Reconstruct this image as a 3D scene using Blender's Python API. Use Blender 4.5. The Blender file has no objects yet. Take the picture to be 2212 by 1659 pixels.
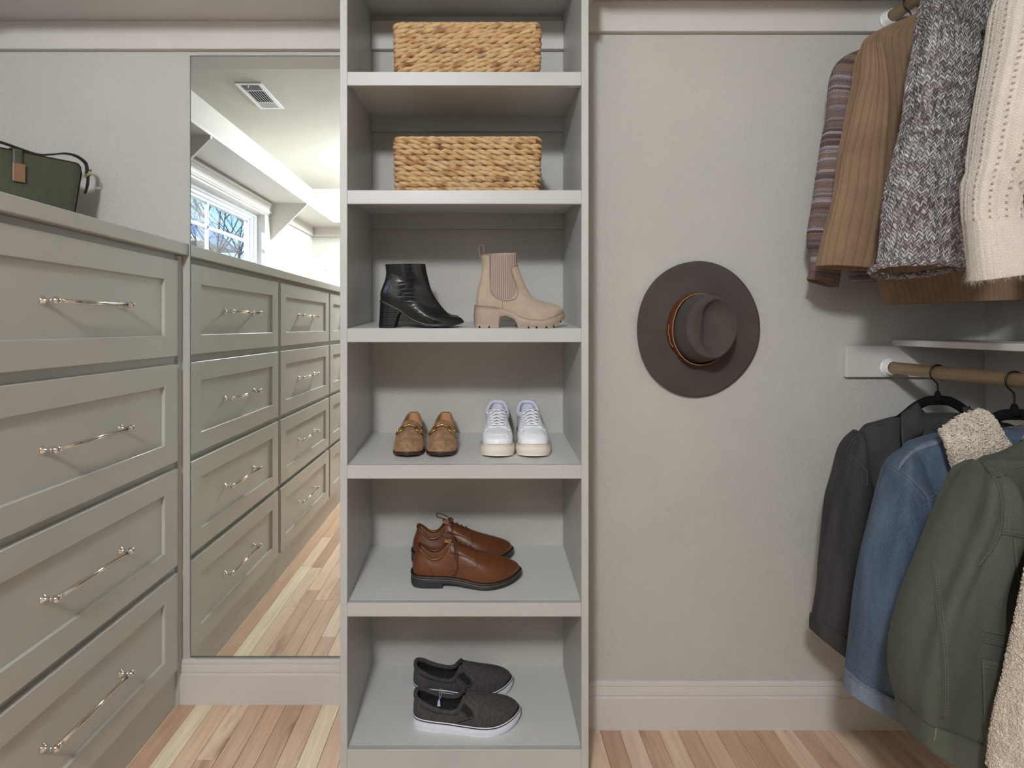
import bpy, bmesh, math, random
from mathutils import Vector, Matrix, noise
import numpy as np

# ------------------------------------------------------------------ camera
SC = bpy.context.scene
COL = SC.collection
cam_d = bpy.data.cameras.new('camera')
cam = bpy.data.objects.new('camera', cam_d)
COL.objects.link(cam)
FPX = 1318.0                       # focal length in pixels of the 2212 wide frame
cam_d.sensor_width = 36.0
cam_d.lens = 36.0 * FPX / 2212
cam_d.shift_x = 66.0 / 2212        # architectural shift lens, camera level
cam_d.shift_y = -124.5 / 2212
cam_d.clip_start = 0.05
cam_d.clip_end = 400
EYE = 1.2
cam.location = (0, 0, EYE)
cam.rotation_euler = (math.pi / 2, 0, 0)
SC.camera = cam

SC.view_settings.view_transform = 'Standard'
SC.view_settings.look = 'None'
SC.view_settings.exposure = 0.0
SC.view_settings.gamma = 1.0
SC.view_settings.use_curve_mapping = False

# ------------------------------------------------------------------ light
world = bpy.data.worlds.new('sky')
SC.world = world
world.use_nodes = True
wn = world.node_tree
wn.nodes.clear()
w_out = wn.nodes.new('ShaderNodeOutputWorld')
w_bg = wn.nodes.new('ShaderNodeBackground')
w_sky = wn.nodes.new('ShaderNodeTexSky')
w_sky.sky_type = 'NISHITA'
w_sky.sun_disc = False
w_sky.sun_elevation = math.radians(34)
w_sky.sun_rotation = math.radians(-60)
w_sky.air_density = 0.6
w_sky.dust_density = 0.0
w_sky.ozone_density = 5.0
w_bg.inputs['Strength'].default_value = 0.5
wn.links.new(w_sky.outputs[0], w_bg.inputs[0])
wn.links.new(w_bg.outputs[0], w_out.inputs[0])

def add_light(name, kind, energy, loc, color=(1, 1, 1)):
    d = bpy.data.lights.new(name, kind)
    d.energy = energy
    d.color = color
    o = bpy.data.objects.new(name, d)
    COL.objects.link(o)
    o.location = loc
    return o, d

sun, sun_d = add_light('sun', 'SUN', 7.0, (-8, 6, 8), (1.0, 0.93, 0.82))
sun_d.angle = math.radians(0.6)
sun.rotation_euler = Vector((0.62, -0.62, -0.42)).to_track_quat('-Z', 'Y').to_euler()

LAMP = (-0.46, -1.15, 2.42)
SC.cycles.sample_clamp_indirect = 120.0
lamp_light, lamp_d = add_light('lamp_light', 'POINT', 186.0, LAMP, (0.945, 0.98, 1.0))
lamp_d.shadow_soft_size = 0.13

# ------------------------------------------------------------------ helpers
PI = math.pi
R = math.radians

def at(px, py, Y):
    """world point that the photograph shows at (px, py) when it stands at depth Y"""
    return Vector(((px - 1040.0) * Y / FPX, Y, EYE - (py - 705.0) * Y / FPX))

def tag(o, label=None, cat=None, group=None, kind=None):
    if label: o['label'] = label
    if cat: o['category'] = cat
    if group: o['group'] = group
    if kind: o['kind'] = kind
    return o

def wloc(o):
    v = Vector((0, 0, 0))
    while o is not None:
        v += o.location
        o = o.parent
    return v

def thing(name, label, cat, loc=(0, 0, 0), group=None, rot=None):
    o = bpy.data.objects.new(name, None)
    o.empty_display_size = 0.05
    COL.objects.link(o)
    o.location = loc
    if rot: o.rotation_euler = rot
    return tag(o, label, cat, group)

def mesh(name, verts, faces, smooth=True, uvs=None):
    me = bpy.data.meshes.new(name)
    me.from_pydata([tuple(v) for v in verts], [], faces)
    me.validate(clean_customdata=False)
    if smooth:
        me.polygons.foreach_set('use_smooth', [True] * len(me.polygons))
    if uvs is not None:
        ul = me.uv_layers.new(name='UVMap')
        li = np.zeros(len(me.loops), dtype=np.int32)
        me.loops.foreach_get('vertex_index', li)
        ul.data.foreach_set('uv', np.asarray(uvs, dtype=np.float32)[li].ravel())
    me.update()
    return me

def link(name, me, mat=None, parent=None, loc=None):
    o = bpy.data.objects.new(name, me)
    COL.objects.link(o)
    if mat is not None and len(me.materials) == 0:
        me.materials.append(mat)
    if parent is not None: o.parent = parent
    if loc is not None: o.location = loc
    return o

def obj(name, vf, mat, parent=None, smooth=True, uvs=None, local=False, base=None):
    """vf = (verts, faces) in WORLD coordinates unless local; the object's origin is put at its own base."""
    V, F = vf[0], vf[1]
    if len(vf) > 2 and uvs is None: uvs = vf[2]
    V = [Vector(v) for v in V]
    if local:
        return link(name, mesh(name, V, F, smooth, uvs), mat, parent)
    pw = wloc(parent) if parent is not None else Vector((0, 0, 0))
    if parent is None or base is not None:
        if base is None:
            a = np.array([tuple(v) for v in V])
            base = Vector(((a[:, 0].min() + a[:, 0].max()) / 2, (a[:, 1].min() + a[:, 1].max()) / 2, a[:, 2].min()))
        base = Vector(base)
        o = link(name, mesh(name, [v - base for v in V], F, smooth, uvs), mat, parent, base - pw)
    else:
        o = link(name, mesh(name, [v - pw for v in V], F, smooth, uvs), mat, parent)
    return o

class B:
    """collects shapes into one mesh"""
    def __init__(s):
        s.v, s.f, s.uv = [], [], []
    def add(s, V, F, UV=None):
        n = len(s.v)
        s.v += [Vector(p) for p in V]
        s.f += [tuple(i + n for i in q) for q in F]
        s.uv += list(UV) if UV is not None else [(0.0, 0.0)] * len(V)
        return s
    def box(s, x0, x1, y0, y1, z0, z1, bev=0.0):
        V, F = box(x0, x1, y0, y1, z0, z1, bev)
        return s.add(V, F)
    def tube(s, pts, r, n=10, cap=True, closed=False, squash=None):
        V, F = tube(pts, r, n, cap, closed, squash)
        return s.add(V, F)
    def vf(s):
        return s.v, s.f, s.uv

def box(x0, x1, y0, y1, z0, z1, bev=0.0):
    if bev <= 0:
        V = [(x0, y0, z0), (x1, y0, z0), (x1, y1, z0), (x0, y1, z0), (x0, y0, z1), (x1, y0, z1), (x1, y1, z1), (x0, y1, z1)]
        return V, [(3, 2, 1, 0), (4, 5, 6, 7), (0, 1, 5, 4), (1, 2, 6, 5), (2, 3, 7, 6), (3, 0, 4, 7)]
    bm = bmesh.new()
    bmesh.ops.create_cube(bm, size=1)
    for v in bm.verts:
        v.co = Vector((x0 + (v.co.x + .5) * (x1 - x0), y0 + (v.co.y + .5) * (y1 - y0), z0 + (v.co.z + .5) * (z1 - z0)))
    bmesh.ops.bevel(bm, geom=bm.edges[:], offset=bev, segments=1, affect='EDGES', profile=0.5)
    V = [v.co.copy() for v in bm.verts]
    for i, v in enumerate(bm.verts): v.index = i
    F = [tuple(v.index for v in f.verts) for f in bm.faces]
    bm.free()
    return V, F

def frames(P, closed=False):
    """parallel transported frames along a polyline"""
    n = len(P)
    T = []
    for i in range(n):
        a = P[(i - 1) % n] if (closed or i > 0) else P[0]
        b = P[(i + 1) % n] if (closed or i < n - 1) else P[-1]
        t = (b - a)
        T.append(t.normalized() if t.length > 1e-9 else Vector((0, 0, 1)))
    ref = Vector((0, 0, 1)) if abs(T[0].z) < 0.9 else Vector((1, 0, 0))
    N = (ref - T[0] * ref.dot(T[0])).normalized()
    out = []
    for i in range(n):
        if i:
            q = T[i - 1].rotation_difference(T[i])
            N = q @ N
            N = (N - T[i] * N.dot(T[i])).normalized()
        out.append((T[i], N, T[i].cross(N)))
    return out

def tube(pts, r, n=10, cap=True, closed=False, squash=None):
    P = [Vector(p) for p in pts]
    fr = frames(P, closed)
    rr = r if hasattr(r, '__len__') else [r] * len(P)
    V, F = [], []
    for i, p in enumerate(P):
        t, a, b = fr[i]
        for k in range(n):
            c, s_ = math.cos(2 * PI * k / n), math.sin(2 * PI * k / n)
            if squash: c *= squash
            V.append(p + (a * c + b * s_) * rr[i])
    m = len(P)
    for i in range(m if closed else m - 1):
        j = (i + 1) % m
        for k in range(n):
            l = (k + 1) % n
            F.append((i * n + k, i * n + l, j * n + l, j * n + k))
    if cap and not closed:
        F.append(tuple(range(n - 1, -1, -1)))
        F.append(tuple((m - 1) * n + k for k in range(n)))
    return V, F

def catmull(pts, m, closed=False):
    """m points along a Catmull-Rom spline through pts (lists or Vectors of any dimension)"""
    P = np.array([list(p) for p in pts], dtype=float)
    n = len(P)
    seg = n if closed else n - 1
    out = []
    for q in range(m):
        t = q / (m if closed else (m - 1)) * seg
        i = min(int(t), seg - 1)
        u = t - i
        if closed:
            p0, p1, p2, p3 = P[(i - 1) % n], P[i % n], P[(i + 1) % n], P[(i + 2) % n]
        else:
            p1, p2 = P[i], P[i + 1]
            p0 = P[i - 1] if i > 0 else 2 * p1 - p2
            p3 = P[i + 2] if i + 2 < n else 2 * p2 - p1
        out.append(0.5 * ((2 * p1) + (-p0 + p2) * u + (2 * p0 - 5 * p1 + 4 * p2 - p3) * u * u + (-p0 + 3 * p1 - 3 * p2 + p3) * u ** 3))
    return np.array(out)

def interp(x, xs, ys):
    return float(np.interp(x, xs, ys))

def spl(xs, ys):
    """smooth monotone-ish interpolation through (xs, ys)"""
    xs, ys = np.array(xs, float), np.array(ys, float)
    h = np.diff(xs); d = np.diff(ys) / h
    m = np.zeros(len(xs)); m[0] = d[0]; m[-1] = d[-1]
    for i in range(1, len(xs) - 1):
        m[i] = 0 if d[i - 1] * d[i] <= 0 else 2 * d[i - 1] * d[i] / (d[i - 1] + d[i])
    def f(x):
        x = min(max(x, xs[0]), xs[-1])
        i = min(int(np.searchsorted(xs, x, side='right')) - 1, len(xs) - 2)
        t = (x - xs[i]) / h[i]
        return float((1 + 2 * t) * (1 - t) ** 2 * ys[i] + t * (1 - t) ** 2 * h[i] * m[i] + t * t * (3 - 2 * t) * ys[i + 1] + t * t * (t - 1) * h[i] * m[i + 1])
    return f

def grid_faces(rows, cols, wrap=False, flip=False):
    F = []
    for i in range(rows - 1):
        for k in range(cols if wrap else cols - 1):
            l = (k + 1) % cols
            q = (i * cols + k, i * cols + l, (i + 1) * cols + l, (i + 1) * cols + k)
            F.append(q[::-1] if flip else q)
    return F

def lathe(profile, n=32, center=(0, 0, 0), axis='Z', sx=1.0, sy=1.0):
    """profile: (radius, height) pairs"""
    V, F = [], []
    c = Vector(center)
    for r, h in profile:
        for k in range(n):
            a = 2 * PI * k / n
            x, y = r * math.cos(a) * sx, r * math.sin(a) * sy
            p = {'Z': Vector((x, y, h)), 'Y': Vector((x, h, y)), 'X': Vector((h, x, y))}[axis]
            V.append(c + p)
    F = grid_faces(len(profile), n, wrap=True)
    F.append(tuple(range(n - 1, -1, -1)))
    F.append(tuple((len(profile) - 1) * n + k for k in range(n)))
    return V, F

def fbm(p, s=1.0, o=3):
    return noise.fractal(Vector(p) * s, 1.0, 2.0, o)

def solidify(V, F, t, UV=None):
    """gives an open sheet a thickness t along its normals (second skin behind, edges closed)"""
    me = bpy.data.meshes.new('tmp')
    me.from_pydata([tuple(v) for v in V], [], F)
    me.update()
    nn = [v.normal.copy() for v in me.vertices]
    bpy.data.meshes.remove(me)
    n = len(V)
    V2 = [Vector(v) for v in V] + [Vector(V[i]) - nn[i] * t for i in range(n)]
    F2 = list(F) + [tuple(i + n for i in reversed(f)) for f in F]
    cnt = {}
    for f in F:
        for a, b in zip(f, f[1:] + f[:1]):
            cnt[(a, b)] = 1
    for (a, b) in list(cnt):
        if (b, a) not in cnt:
            F2.append((b, a, a + n, b + n))
    if UV is not None:
        return V2, F2, list(UV) + list(UV)
    return V2, F2

def copy_tree(o, parent=None):
    c = o.copy()
    COL.objects.link(c)
    c.parent = parent
    for ch in list(o.children):
        copy_tree(ch, c)
    return c

# ------------------------------------------------------------------ materials
class NT:
    def __init__(s, name, color=(.5, .5, .5), rough=.5, metal=0.0, spec=None, sheen=0.0):
        s.m = bpy.data.materials.new(name)
        s.m.use_nodes = True
        s.t = s.m.node_tree
        s.b = s.t.nodes['Principled BSDF']
        s.set('Base Color', color); s.set('Roughness', rough); s.set('Metallic', metal)
        if spec is not None: s.set('Specular IOR Level', spec)
        if sheen:
            s.set('Sheen Weight', sheen); s.set('Sheen Roughness', 0.5)
            s.set('Sheen Tint', tuple(min(1, c * 1.6 + .1) for c in color[:3]))
        s._co = {}
    def set(s, k, v):
        if hasattr(v, 'is_output'):
            s.t.links.new(v, s.b.inputs[k])
        else:
            if isinstance(v, (tuple, list)) and len(v) == 3 and s.b.inputs[k].type == 'RGBA': v = (*v, 1)
            s.b.inputs[k].default_value = v
        return s
    def node(s, typ, inputs=None, out=0, **props):
        n = s.t.nodes.new(typ)
        for k, v in props.items(): setattr(n, k, v)
        for k, v in (inputs or {}).items():
            if hasattr(v, 'is_output'): s.t.links.new(v, n.inputs[k])
            else:
                if isinstance(v, (tuple, list)) and len(v) == 3 and n.inputs[k].type == 'RGBA': v = (*v, 1)
                n.inputs[k].default_value = v
        return n.outputs[out]
    def co(s, kind='Object', scale=(1, 1, 1), rot=(0, 0, 0), loc=(0, 0, 0)):
        key = kind
        if key not in s._co:
            n = s.t.nodes.new('ShaderNodeTexCoord')
            s._co[key] = n.outputs[kind]
        if scale == (1, 1, 1) and rot == (0, 0, 0) and loc == (0, 0, 0): return s._co[key]
        return s.node('ShaderNodeMapping', {'Vector': s._co[key], 'Scale': scale, 'Rotation': rot, 'Location': loc})
    def noise(s, scale=5, detail=3, rough=.55, vec=None, dist=0.0, out=0):
        return s.node('ShaderNodeTexNoise', {'Vector': vec if vec is not None else s.co(), 'Scale': scale, 'Detail': detail, 'Roughness': rough, 'Distortion': dist}, out)
    def voronoi(s, scale=5, vec=None, feature='F1', out=0, rand=1.0):
        return s.node('ShaderNodeTexVoronoi', {'Vector': vec if vec is not None else s.co(), 'Scale': scale, 'Randomness': rand}, out, feature=feature)
    def wave(s, scale=5, vec=None, dist=0.0, detail=2, dscale=1.0, direction='X', kind='BANDS', profile='SIN'):
        return s.node('ShaderNodeTexWave', {'Vector': vec if vec is not None else s.co(), 'Scale': scale, 'Distortion': dist, 'Detail': detail, 'Detail Scale': dscale}, 1, wave_type=kind, bands_direction=direction, wave_profile=profile)
    def ramp(s, fac, stops, interp='LINEAR'):
        n = s.t.nodes.new('ShaderNodeValToRGB')
        n.color_ramp.interpolation = interp
        e = n.color_ramp.elements
        while len(e) < len(stops): e.new(0.5)
        for i, (p, c) in enumerate(stops):
            e[i].position = p
            e[i].color = (*c, 1) if hasattr(c, '__len__') else (c, c, c, 1)
        s.t.links.new(fac, n.inputs[0])
        return n.outputs[0]
    def mix(s, fac, a, b, mode='MIX'):
        n = s.t.nodes.new('ShaderNodeMix')
        n.data_type = 'RGBA'; n.blend_type = mode
        for k, v in ((0, fac), (6, a), (7, b)):
            if hasattr(v, 'is_output'): s.t.links.new(v, n.inputs[k])
            else: n.inputs[k].default_value = (*v, 1) if hasattr(v, '__len__') and len(v) == 3 else v
        return n.outputs[2]
    def math(s, op, a, b=0.0, c=0.0):
        n = s.t.nodes.new('ShaderNodeMath'); n.operation = op
        for i, v in enumerate((a, b, c)):
            if hasattr(v, 'is_output'): s.t.links.new(v, n.inputs[i])
            else: n.inputs[i].default_value = v
        return n.outputs[0]
    def bump(s, h, strength=.3, dist=.002):
        prev = s.b.inputs['Normal'].links[0].from_socket if s.b.inputs['Normal'].is_linked else None
        d = {'Height': h, 'Strength': strength, 'Distance': dist}
        if prev is not None: d['Normal'] = prev
        o = s.node('ShaderNodeBump', d)
        s.t.links.new(o, s.b.inputs['Normal'])
        return s
    def vary(s, color, amt=.12, scale=6, detail=4, vec=None):
        """soft blotchy variation of a base colour"""
        f = s.noise(scale, detail, vec=vec)
        lo = tuple(c * (1 - amt) for c in color); hi = tuple(min(1, c * (1 + amt)) for c in color)
        c = s.ramp(f, [(.3, lo), (.7, hi)])
        s.set('Base Color', c)
        return c

def srgb(r, g, b):
    f = lambda c: c / 12.92 if c <= .04045 else ((c + .055) / 1.055) ** 2.4
    return tuple(f(x / 255.0) for x in (r, g, b))

M = {}
def plaster(name, color, amt=1.0):
    n = NT(name, color, .62, spec=.35)
    n.vary(color, .03, 3)
    n.bump(n.noise(230, 3, .5), .62 * amt, .0032)
    n.bump(n.noise(60, 2, .5), .20 * amt, .004)
    M[name] = n.m
def paint(name, color, rough=.42, streak='X', amt=1.0):
    n = NT(name, color, rough, spec=.4)
    n.vary(color, .025, 4)
    sc = {'X': (4, 160, 160), 'Y': (160, 4, 160), 'Z': (160, 160, 4)}[streak]
    n.bump(n.noise(1.5, 3, .6, n.co(scale=sc)), .10 * amt, .0015)
    n.bump(n.noise(35, 2, .5), .05 * amt, .002)
    M[name] = n.m
WALLC = srgb(190, 187, 181)
plaster('wall_paint', WALLC)
plaster('light_sink_paint', srgb(120, 112, 104))  # dark walls of the added passage, to cut bounce light
plaster('ceiling_paint', srgb(196, 194, 187), 1.6)
paint('trim_paint', srgb(206, 201, 197), .4, 'X')
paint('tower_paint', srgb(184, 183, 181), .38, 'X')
paint('tower_paint_lit', srgb(205, 205, 204), .38, 'X')  # same tower paint, lightened to put extra light on the shelf boards
paint('cabinet_paint', srgb(190, 188, 182), .36, 'Y')
paint('white_vinyl', srgb(235, 238, 245), .3, 'X')

n = NT('mirror_silver', (.94, .98, .95), .0, 1.0)
M['mirror_silver'] = n.m
n = NT('mirror_edge', srgb(120, 140, 135), .12, .6)
M['mirror_edge'] = n.m
n = NT('polished_nickel', (.82, .79, .74), .10, 1.0)
M['polished_nickel'] = n.m
n = NT('gold_metal', srgb(214, 176, 110), .2, 1.0)
n.bump(n.noise(300, 2), .04, .001)
M['gold_metal'] = n.m

# oak floor: the colour of each plank comes from its object colour
n = NT('oak', (.5, .35, .22), .38, spec=.45)
info = n.t.nodes.new('ShaderNodeObjectInfo')
off = n.node('ShaderNodeVectorMath', {0: n.co(), 1: n.node('ShaderNodeCombineXYZ', {0: n.math('MULTIPLY', info.outputs['Random'], 37.0), 1: n.math('MULTIPLY', info.outputs['Random'], 91.0), 2: 0.0})}, operation='ADD')
gv = n.node('ShaderNodeMapping', {'Vector': off, 'Scale': (26, 1.5, 26)})
g1 = n.noise(2.2, 6, .62, gv, .8)
gv2 = n.node('ShaderNodeMapping', {'Vector': off, 'Scale': (14, 0.7, 14)})
g2 = n.wave(4.5, gv2, 7, 3, .6, 'X')
gv3 = n.node('ShaderNodeMapping', {'Vector': off, 'Scale': (5, 1.1, 5)})
g3 = n.noise(2.0, 4, .6, gv3)
knot = n.ramp(g3, [(.60, (1, 1, 1)), (.74, (.42, .30, .25)), (.80, (.24, .16, .14))])
c1 = n.mix(1.0, info.outputs['Color'], n.ramp(g1, [(.3, (.84, .80, .77)), (.62, (1.08, 1.08, 1.08))]), 'MULTIPLY')
c2 = n.mix(.6, c1, n.ramp(g2, [(.05, (.74, .66, .6)), (.35, (1, 1, 1))]), 'MULTIPLY')
c3 = n.mix(.8, c2, knot, 'MULTIPLY')
n.set('Base Color', c3)
n.bump(g1, .08, .001)
M['oak'] = n.m
n = NT('floor_joint', srgb(70, 50, 38), .8)
M['floor_joint'] = n.m
n = NT('exterior_white', srgb(235, 232, 240), .7); n.bump(n.noise(8), .1, .01); M['exterior_white'] = n.m
n = NT('house_siding', srgb(150, 128, 112), .8); M['house_siding'] = n.m
n = NT('bark', srgb(112, 100, 94), .9); n.vary(srgb(112, 100, 94), .3, 9); n.bump(n.noise(40), .5, .02); M['bark'] = n.m
n = NT('winter_ground', srgb(150, 140, 112), .95); n.vary(srgb(150, 140, 112), .2, .6); M['winter_ground'] = n.m
n = NT('lamp_glass', (.95, .93, .88), .4); n.set('Emission Color', (1, .93, .82)); n.set('Emission Strength', 1.2); M['lamp_glass'] = n.m

# clear window glass: transparent with a fresnel gloss
n = NT('window_glass', (1, 1, 1), .0)
tr = n.t.nodes.new('ShaderNodeBsdfTransparent'); tr.inputs[0].default_value = (.97, .985, .98, 1)
gl = n.t.nodes.new('ShaderNodeBsdfGlossy'); gl.inputs['Roughness'].default_value = .0
lw = n.t.nodes.new('ShaderNodeLayerWeight'); lw.inputs[0].default_value = .5
fr = n.math('ADD', .04, n.math('MULTIPLY', .5, n.math('POWER', lw.outputs['Facing'], 6.0)))
mx = n.t.nodes.new('ShaderNodeMixShader')
n.t.links.new(fr, mx.inputs[0]); n.t.links.new(tr.outputs[0], mx.inputs[1]); n.t.links.new(gl.outputs[0], mx.inputs[2])
n.t.links.new(mx.outputs[0], n.t.nodes['Material Output'].inputs[0])
M['window_glass'] = n.m
# ================================================================== room shell
YB, YBR, XL, XR, YR, ZC = 1.95, 1.829, -1.658, 1.51, -2.1, 2.55
JOG = 0.292
def S(name, vf, mat, parent=None, smooth=False):
    o = obj(name, vf, M[mat], parent, smooth)
    if parent is None: o['kind'] = 'structure'
    return o

floor = S('floor', box(XL - .1, XR + .1, YR - .1, YB + .1, -.10, -.019), 'floor_joint')
S('ceiling', box(XL - .1, XR + .1, YR - .1, YB + .1, ZC, ZC + .1), 'ceiling_paint')
S('wall_back', box(XL - .1, JOG, YB, YB + .1, -.1, ZC), 'wall_paint')
S('wall_back_right', box(JOG, XR + .1, YBR, YB + .1, -.1, ZC), 'wall_paint')
S('wall_right', box(XR, XR + .1, YR - .1, YBR, -.1, ZC), 'wall_paint')
DX0, DX1, DH = -.75, 1.15, 2.25  # invented wide opening that lets bounce light escape
b = B()
b.box(XL - .1, DX0, YR - .1, YR, -.1, ZC).box(DX1, XR, YR - .1, YR, -.1, ZC).box(DX0, DX1, YR - .1, YR, DH, ZC)
S('wall_rear', b.vf(), 'wall_paint')
# made-up dark passage and opening behind the viewer, added to swallow bounce light
b = B()
b.box(DX0 - .8, DX0 - .7, YR - 2.0, YR - .1, -.1, ZC).box(DX1 + .5, DX1 + .6, YR - 2.0, YR - .1, -.1, ZC).box(DX0 - .8, DX1 + .6, YR - 2.1, YR - 2.0, -.1, ZC).box(DX0 - .8, DX1 + .6, YR - 2.1, YR - .1, ZC, ZC + .1)
b.box(DX0 - .8, DX1 + .6, YR - 2.1, YR - .1, -.1, -.0005)
S('wall_light_sink', b.vf(), 'light_sink_paint')
d1 = bpy.data.objects.new('added_opening_1', None); COL.objects.link(d1); d1.location = ((DX0 + DX1) / 2, YR, 0); d1['kind'] = 'structure'
b = B()
b.box(DX0 - .09, DX0, YR, YR + .018, 0, DH + .09, .002).box(DX1, DX1 + .09, YR, YR + .018, 0, DH + .09, .002).box(DX0, DX1, YR, YR + .018, DH, DH + .09, .002)
S('added_opening_casing', b.vf(), 'trim_paint', d1)
# left wall with the window opening
WY0, WY1, WZ0, WZ1 = -.79, .72, 1.615, 2.065
b = B()
b.box(XL - .14, XL, YR, WY0, -.1, ZC).box(XL - .14, XL, WY1, YB, -.1, ZC)
b.box(XL - .14, XL, WY0, WY1, -.1, WZ0).box(XL - .14, XL, WY0, WY1, WZ1, ZC)
S('wall_left', b.vf(), 'wall_paint')

# oak planks, each a part of the floor
random.seed(11)
tones = [srgb(226, 196, 168), srgb(219, 187, 160), srgb(212, 178, 152), srgb(231, 204, 178), srgb(239, 222, 194), srgb(221, 192, 168), srgb(205, 170, 145), srgb(234, 210, 186), srgb(214, 180, 156)]
PW = .0572
lens = [.42, .58, .74, .92, 1.12]
pl_mesh = {}
def plank_mesh(L):
    if L not in pl_mesh:
        V, F = box(-PW / 2 + .0004, PW / 2 - .0004, -L / 2 + .0004, L / 2 - .0004, -.019, 0, .0009)
        me = mesh('plank', V, F, False); me.materials.append(M['oak'])
        pl_mesh[L] = me
    return pl_mesh[L]
x = -1.02 + PW / 2
fw = wloc(floor)
pale_rows = {2: srgb(236, 218, 184)}
row = 0
while x < XR - PW / 2:
    y = YB - random.uniform(-.5, .0)
    if row == 2: y = YB + .02
    y0 = YR
    top = YB if x < JOG - .03 else YBR
    y = top
    first = True
    while y > y0 + .02:
        L = random.choice(lens)
        if first: L = random.choice([.26, .42, .58, .74, .92])
        if row == 2 and first: L = 1.12
        if y - L < y0 + .2: L = round(y - y0, 4)
        o = link('plank', plank_mesh(L), None, floor, Vector((x, y - L / 2, 0)) - fw)
        c = random.choice(tones)
        if row == 2 and first: c = srgb(242, 227, 200)
        k = random.uniform(.96, 1.08)
        o.color = (c[0] * k, c[1] * k, c[2] * k, 1)
        y -= L
        first = False
    x += PW
    row += 1

# baseboards with a moulded top
def base_profile(y0, sgn=-1):
    # (out of the wall, height)
    return [(0.0, 0.0), (.0165, 0.0), (.0165, .094), (.0125, .0975), (.0125, .100), (.0145, .103), (.0135, .112), (.0115, .122), (.0105, .1245), (.0105, .1265), (.012, .1285), (.0105, .136), (.006, .1400), (0.0, .1405)]
def sweep_x(profile, x0, x1, y, dz=0.0):
    V, F = [], []
    for xx in (x0, x1):
        for o_, h in profile: V.append((xx, y - o_, h + dz))
    n = len(profile)
    for k in range(n):
        l = (k + 1) % n
        F.append((k, l, n + l, n + k))
    F.append(tuple(range(n - 1, -1, -1))); F.append(tuple(range(n, 2 * n)))
    return V, F
S('baseboard_back', sweep_x(base_profile(0), -.962, -.3686, YB), 'trim_paint')
S('baseboard_back_right', sweep_x(base_profile(0), JOG, XR, YBR), 'trim_paint')
def sweep_y(profile, y0, y1, x):
    V, F = [], []
    for yy in (y0, y1):
        for o_, h in profile: V.append((x - o_, yy, h))
    n = len(profile)
    for k in range(n):
        l = (k + 1) % n
        F.append((k, n + k, n + l, l))
    F.append(tuple(range(n))); F.append(tuple(range(2 * n - 1, n - 1, -1)))
    return V, F
S('baseboard_right', sweep_y(base_profile(0), YR, YBR - .017, XR), 'trim_paint')

# cleats under the upper shelves
S('trim_1', box(XL + .0186, -.3686, YB - .0185, YB, 2.079, 2.168, .0012), 'trim_paint')
S('trim_2', box(-.3496, .2604, YB - .0185, YB, 2.079, 2.168, .0012), 'trim_paint')
S('trim_3', box(.2985, XR, YBR - .0185, YBR, 2.076, 2.166, .0012), 'trim_paint')
S('trim_4', box(.2795, .2985, 1.602, YBR, 2.079, 2.168, .0012), 'trim_paint')
S('trim_5', box(XL, XL + .0185, YR + .02, YB - .02, 2.079, 2.168, .0012), 'trim_paint')
S('trim_6', box(XL + .02, -.85, YR, YR + .0185, 2.079, 2.168, .0012), 'trim_paint')

# upper shelves
def shelf(name, label, x0, x1, y0, y1, z0, z1, mat='trim_paint'):
    o = obj(name, box(x0, x1, y0, y1, z0, z1, .0015), M[mat], None, False)
    return tag(o, label, 'shelf')
shelf('closet_shelf', 'long upper shelf above the mirror and the handbag', XL + .285, -.3686, 1.589, YB, 2.168, 2.187)
shelf('closet_shelf', 'long upper shelf over the hat, at top of the right wall section', .2795, XR, 1.47, YBR, 2.166, 2.185)
shelf('closet_shelf', 'deep wall shelf over the window, carried by triangular brackets, seen in mirror', XL, XL + .285, YR, YB, 2.168, 2.187)
shelf('closet_shelf', 'short shelf across the rear wall, behind the white vases in the mirror', XL + .285, -.85, YR, YR + .31, 2.168, 2.187)

def bracket(y, label):
    t = .019
    P = [(XL, 2.078), (XL, 1.885), (XL + .012, 1.885), (XL + .283, 2.155), (XL + .283, 2.168), (XL + .0185, 2.168), (XL + .0185, 2.078)]
    V = [(a, y - t / 2, z) for a, z in P] + [(a, y + t / 2, z) for a, z in P]
    n = len(P)
    F = [tuple(range(n)), tuple(range(2 * n - 1, n - 1, -1))] + [(k, n + k, n + (k + 1) % n, (k + 1) % n) for k in range(n)]
    o = obj('shelf_bracket', (V, F), M['trim_paint'], None, False)
    tag(o, label, 'bracket')
bracket(-.92, 'triangular shelf bracket just past the window, seen in mirror')
bracket(.78, 'triangular shelf bracket at the left edge of the mirror, before the window')

# ------------------------------------------------------------------ window
w = bpy.data.objects.new('window_1', None); COL.objects.link(w); w.location = (XL, (WY0 + WY1) / 2, WZ0); w['kind'] = 'structure'
b = B()
GX = XL - .105
b.box(XL - .1, XL + .004, WY0 - .004, WY0 + .012, WZ0, WZ1).box(XL - .1, XL + .004, WY1 - .012, WY1 + .004, WZ0, WZ1)
b.box(XL - .1, XL + .004, WY0, WY1, WZ1 - .012, WZ1 + .004)
S('jamb', b.vf(), 'trim_paint', w)
S('sill', box(XL - .1, XL + .03, WY0 - .02, WY1 + .02, WZ0 - .02, WZ0 + .006, .003), 'white_vinyl', w)
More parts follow.
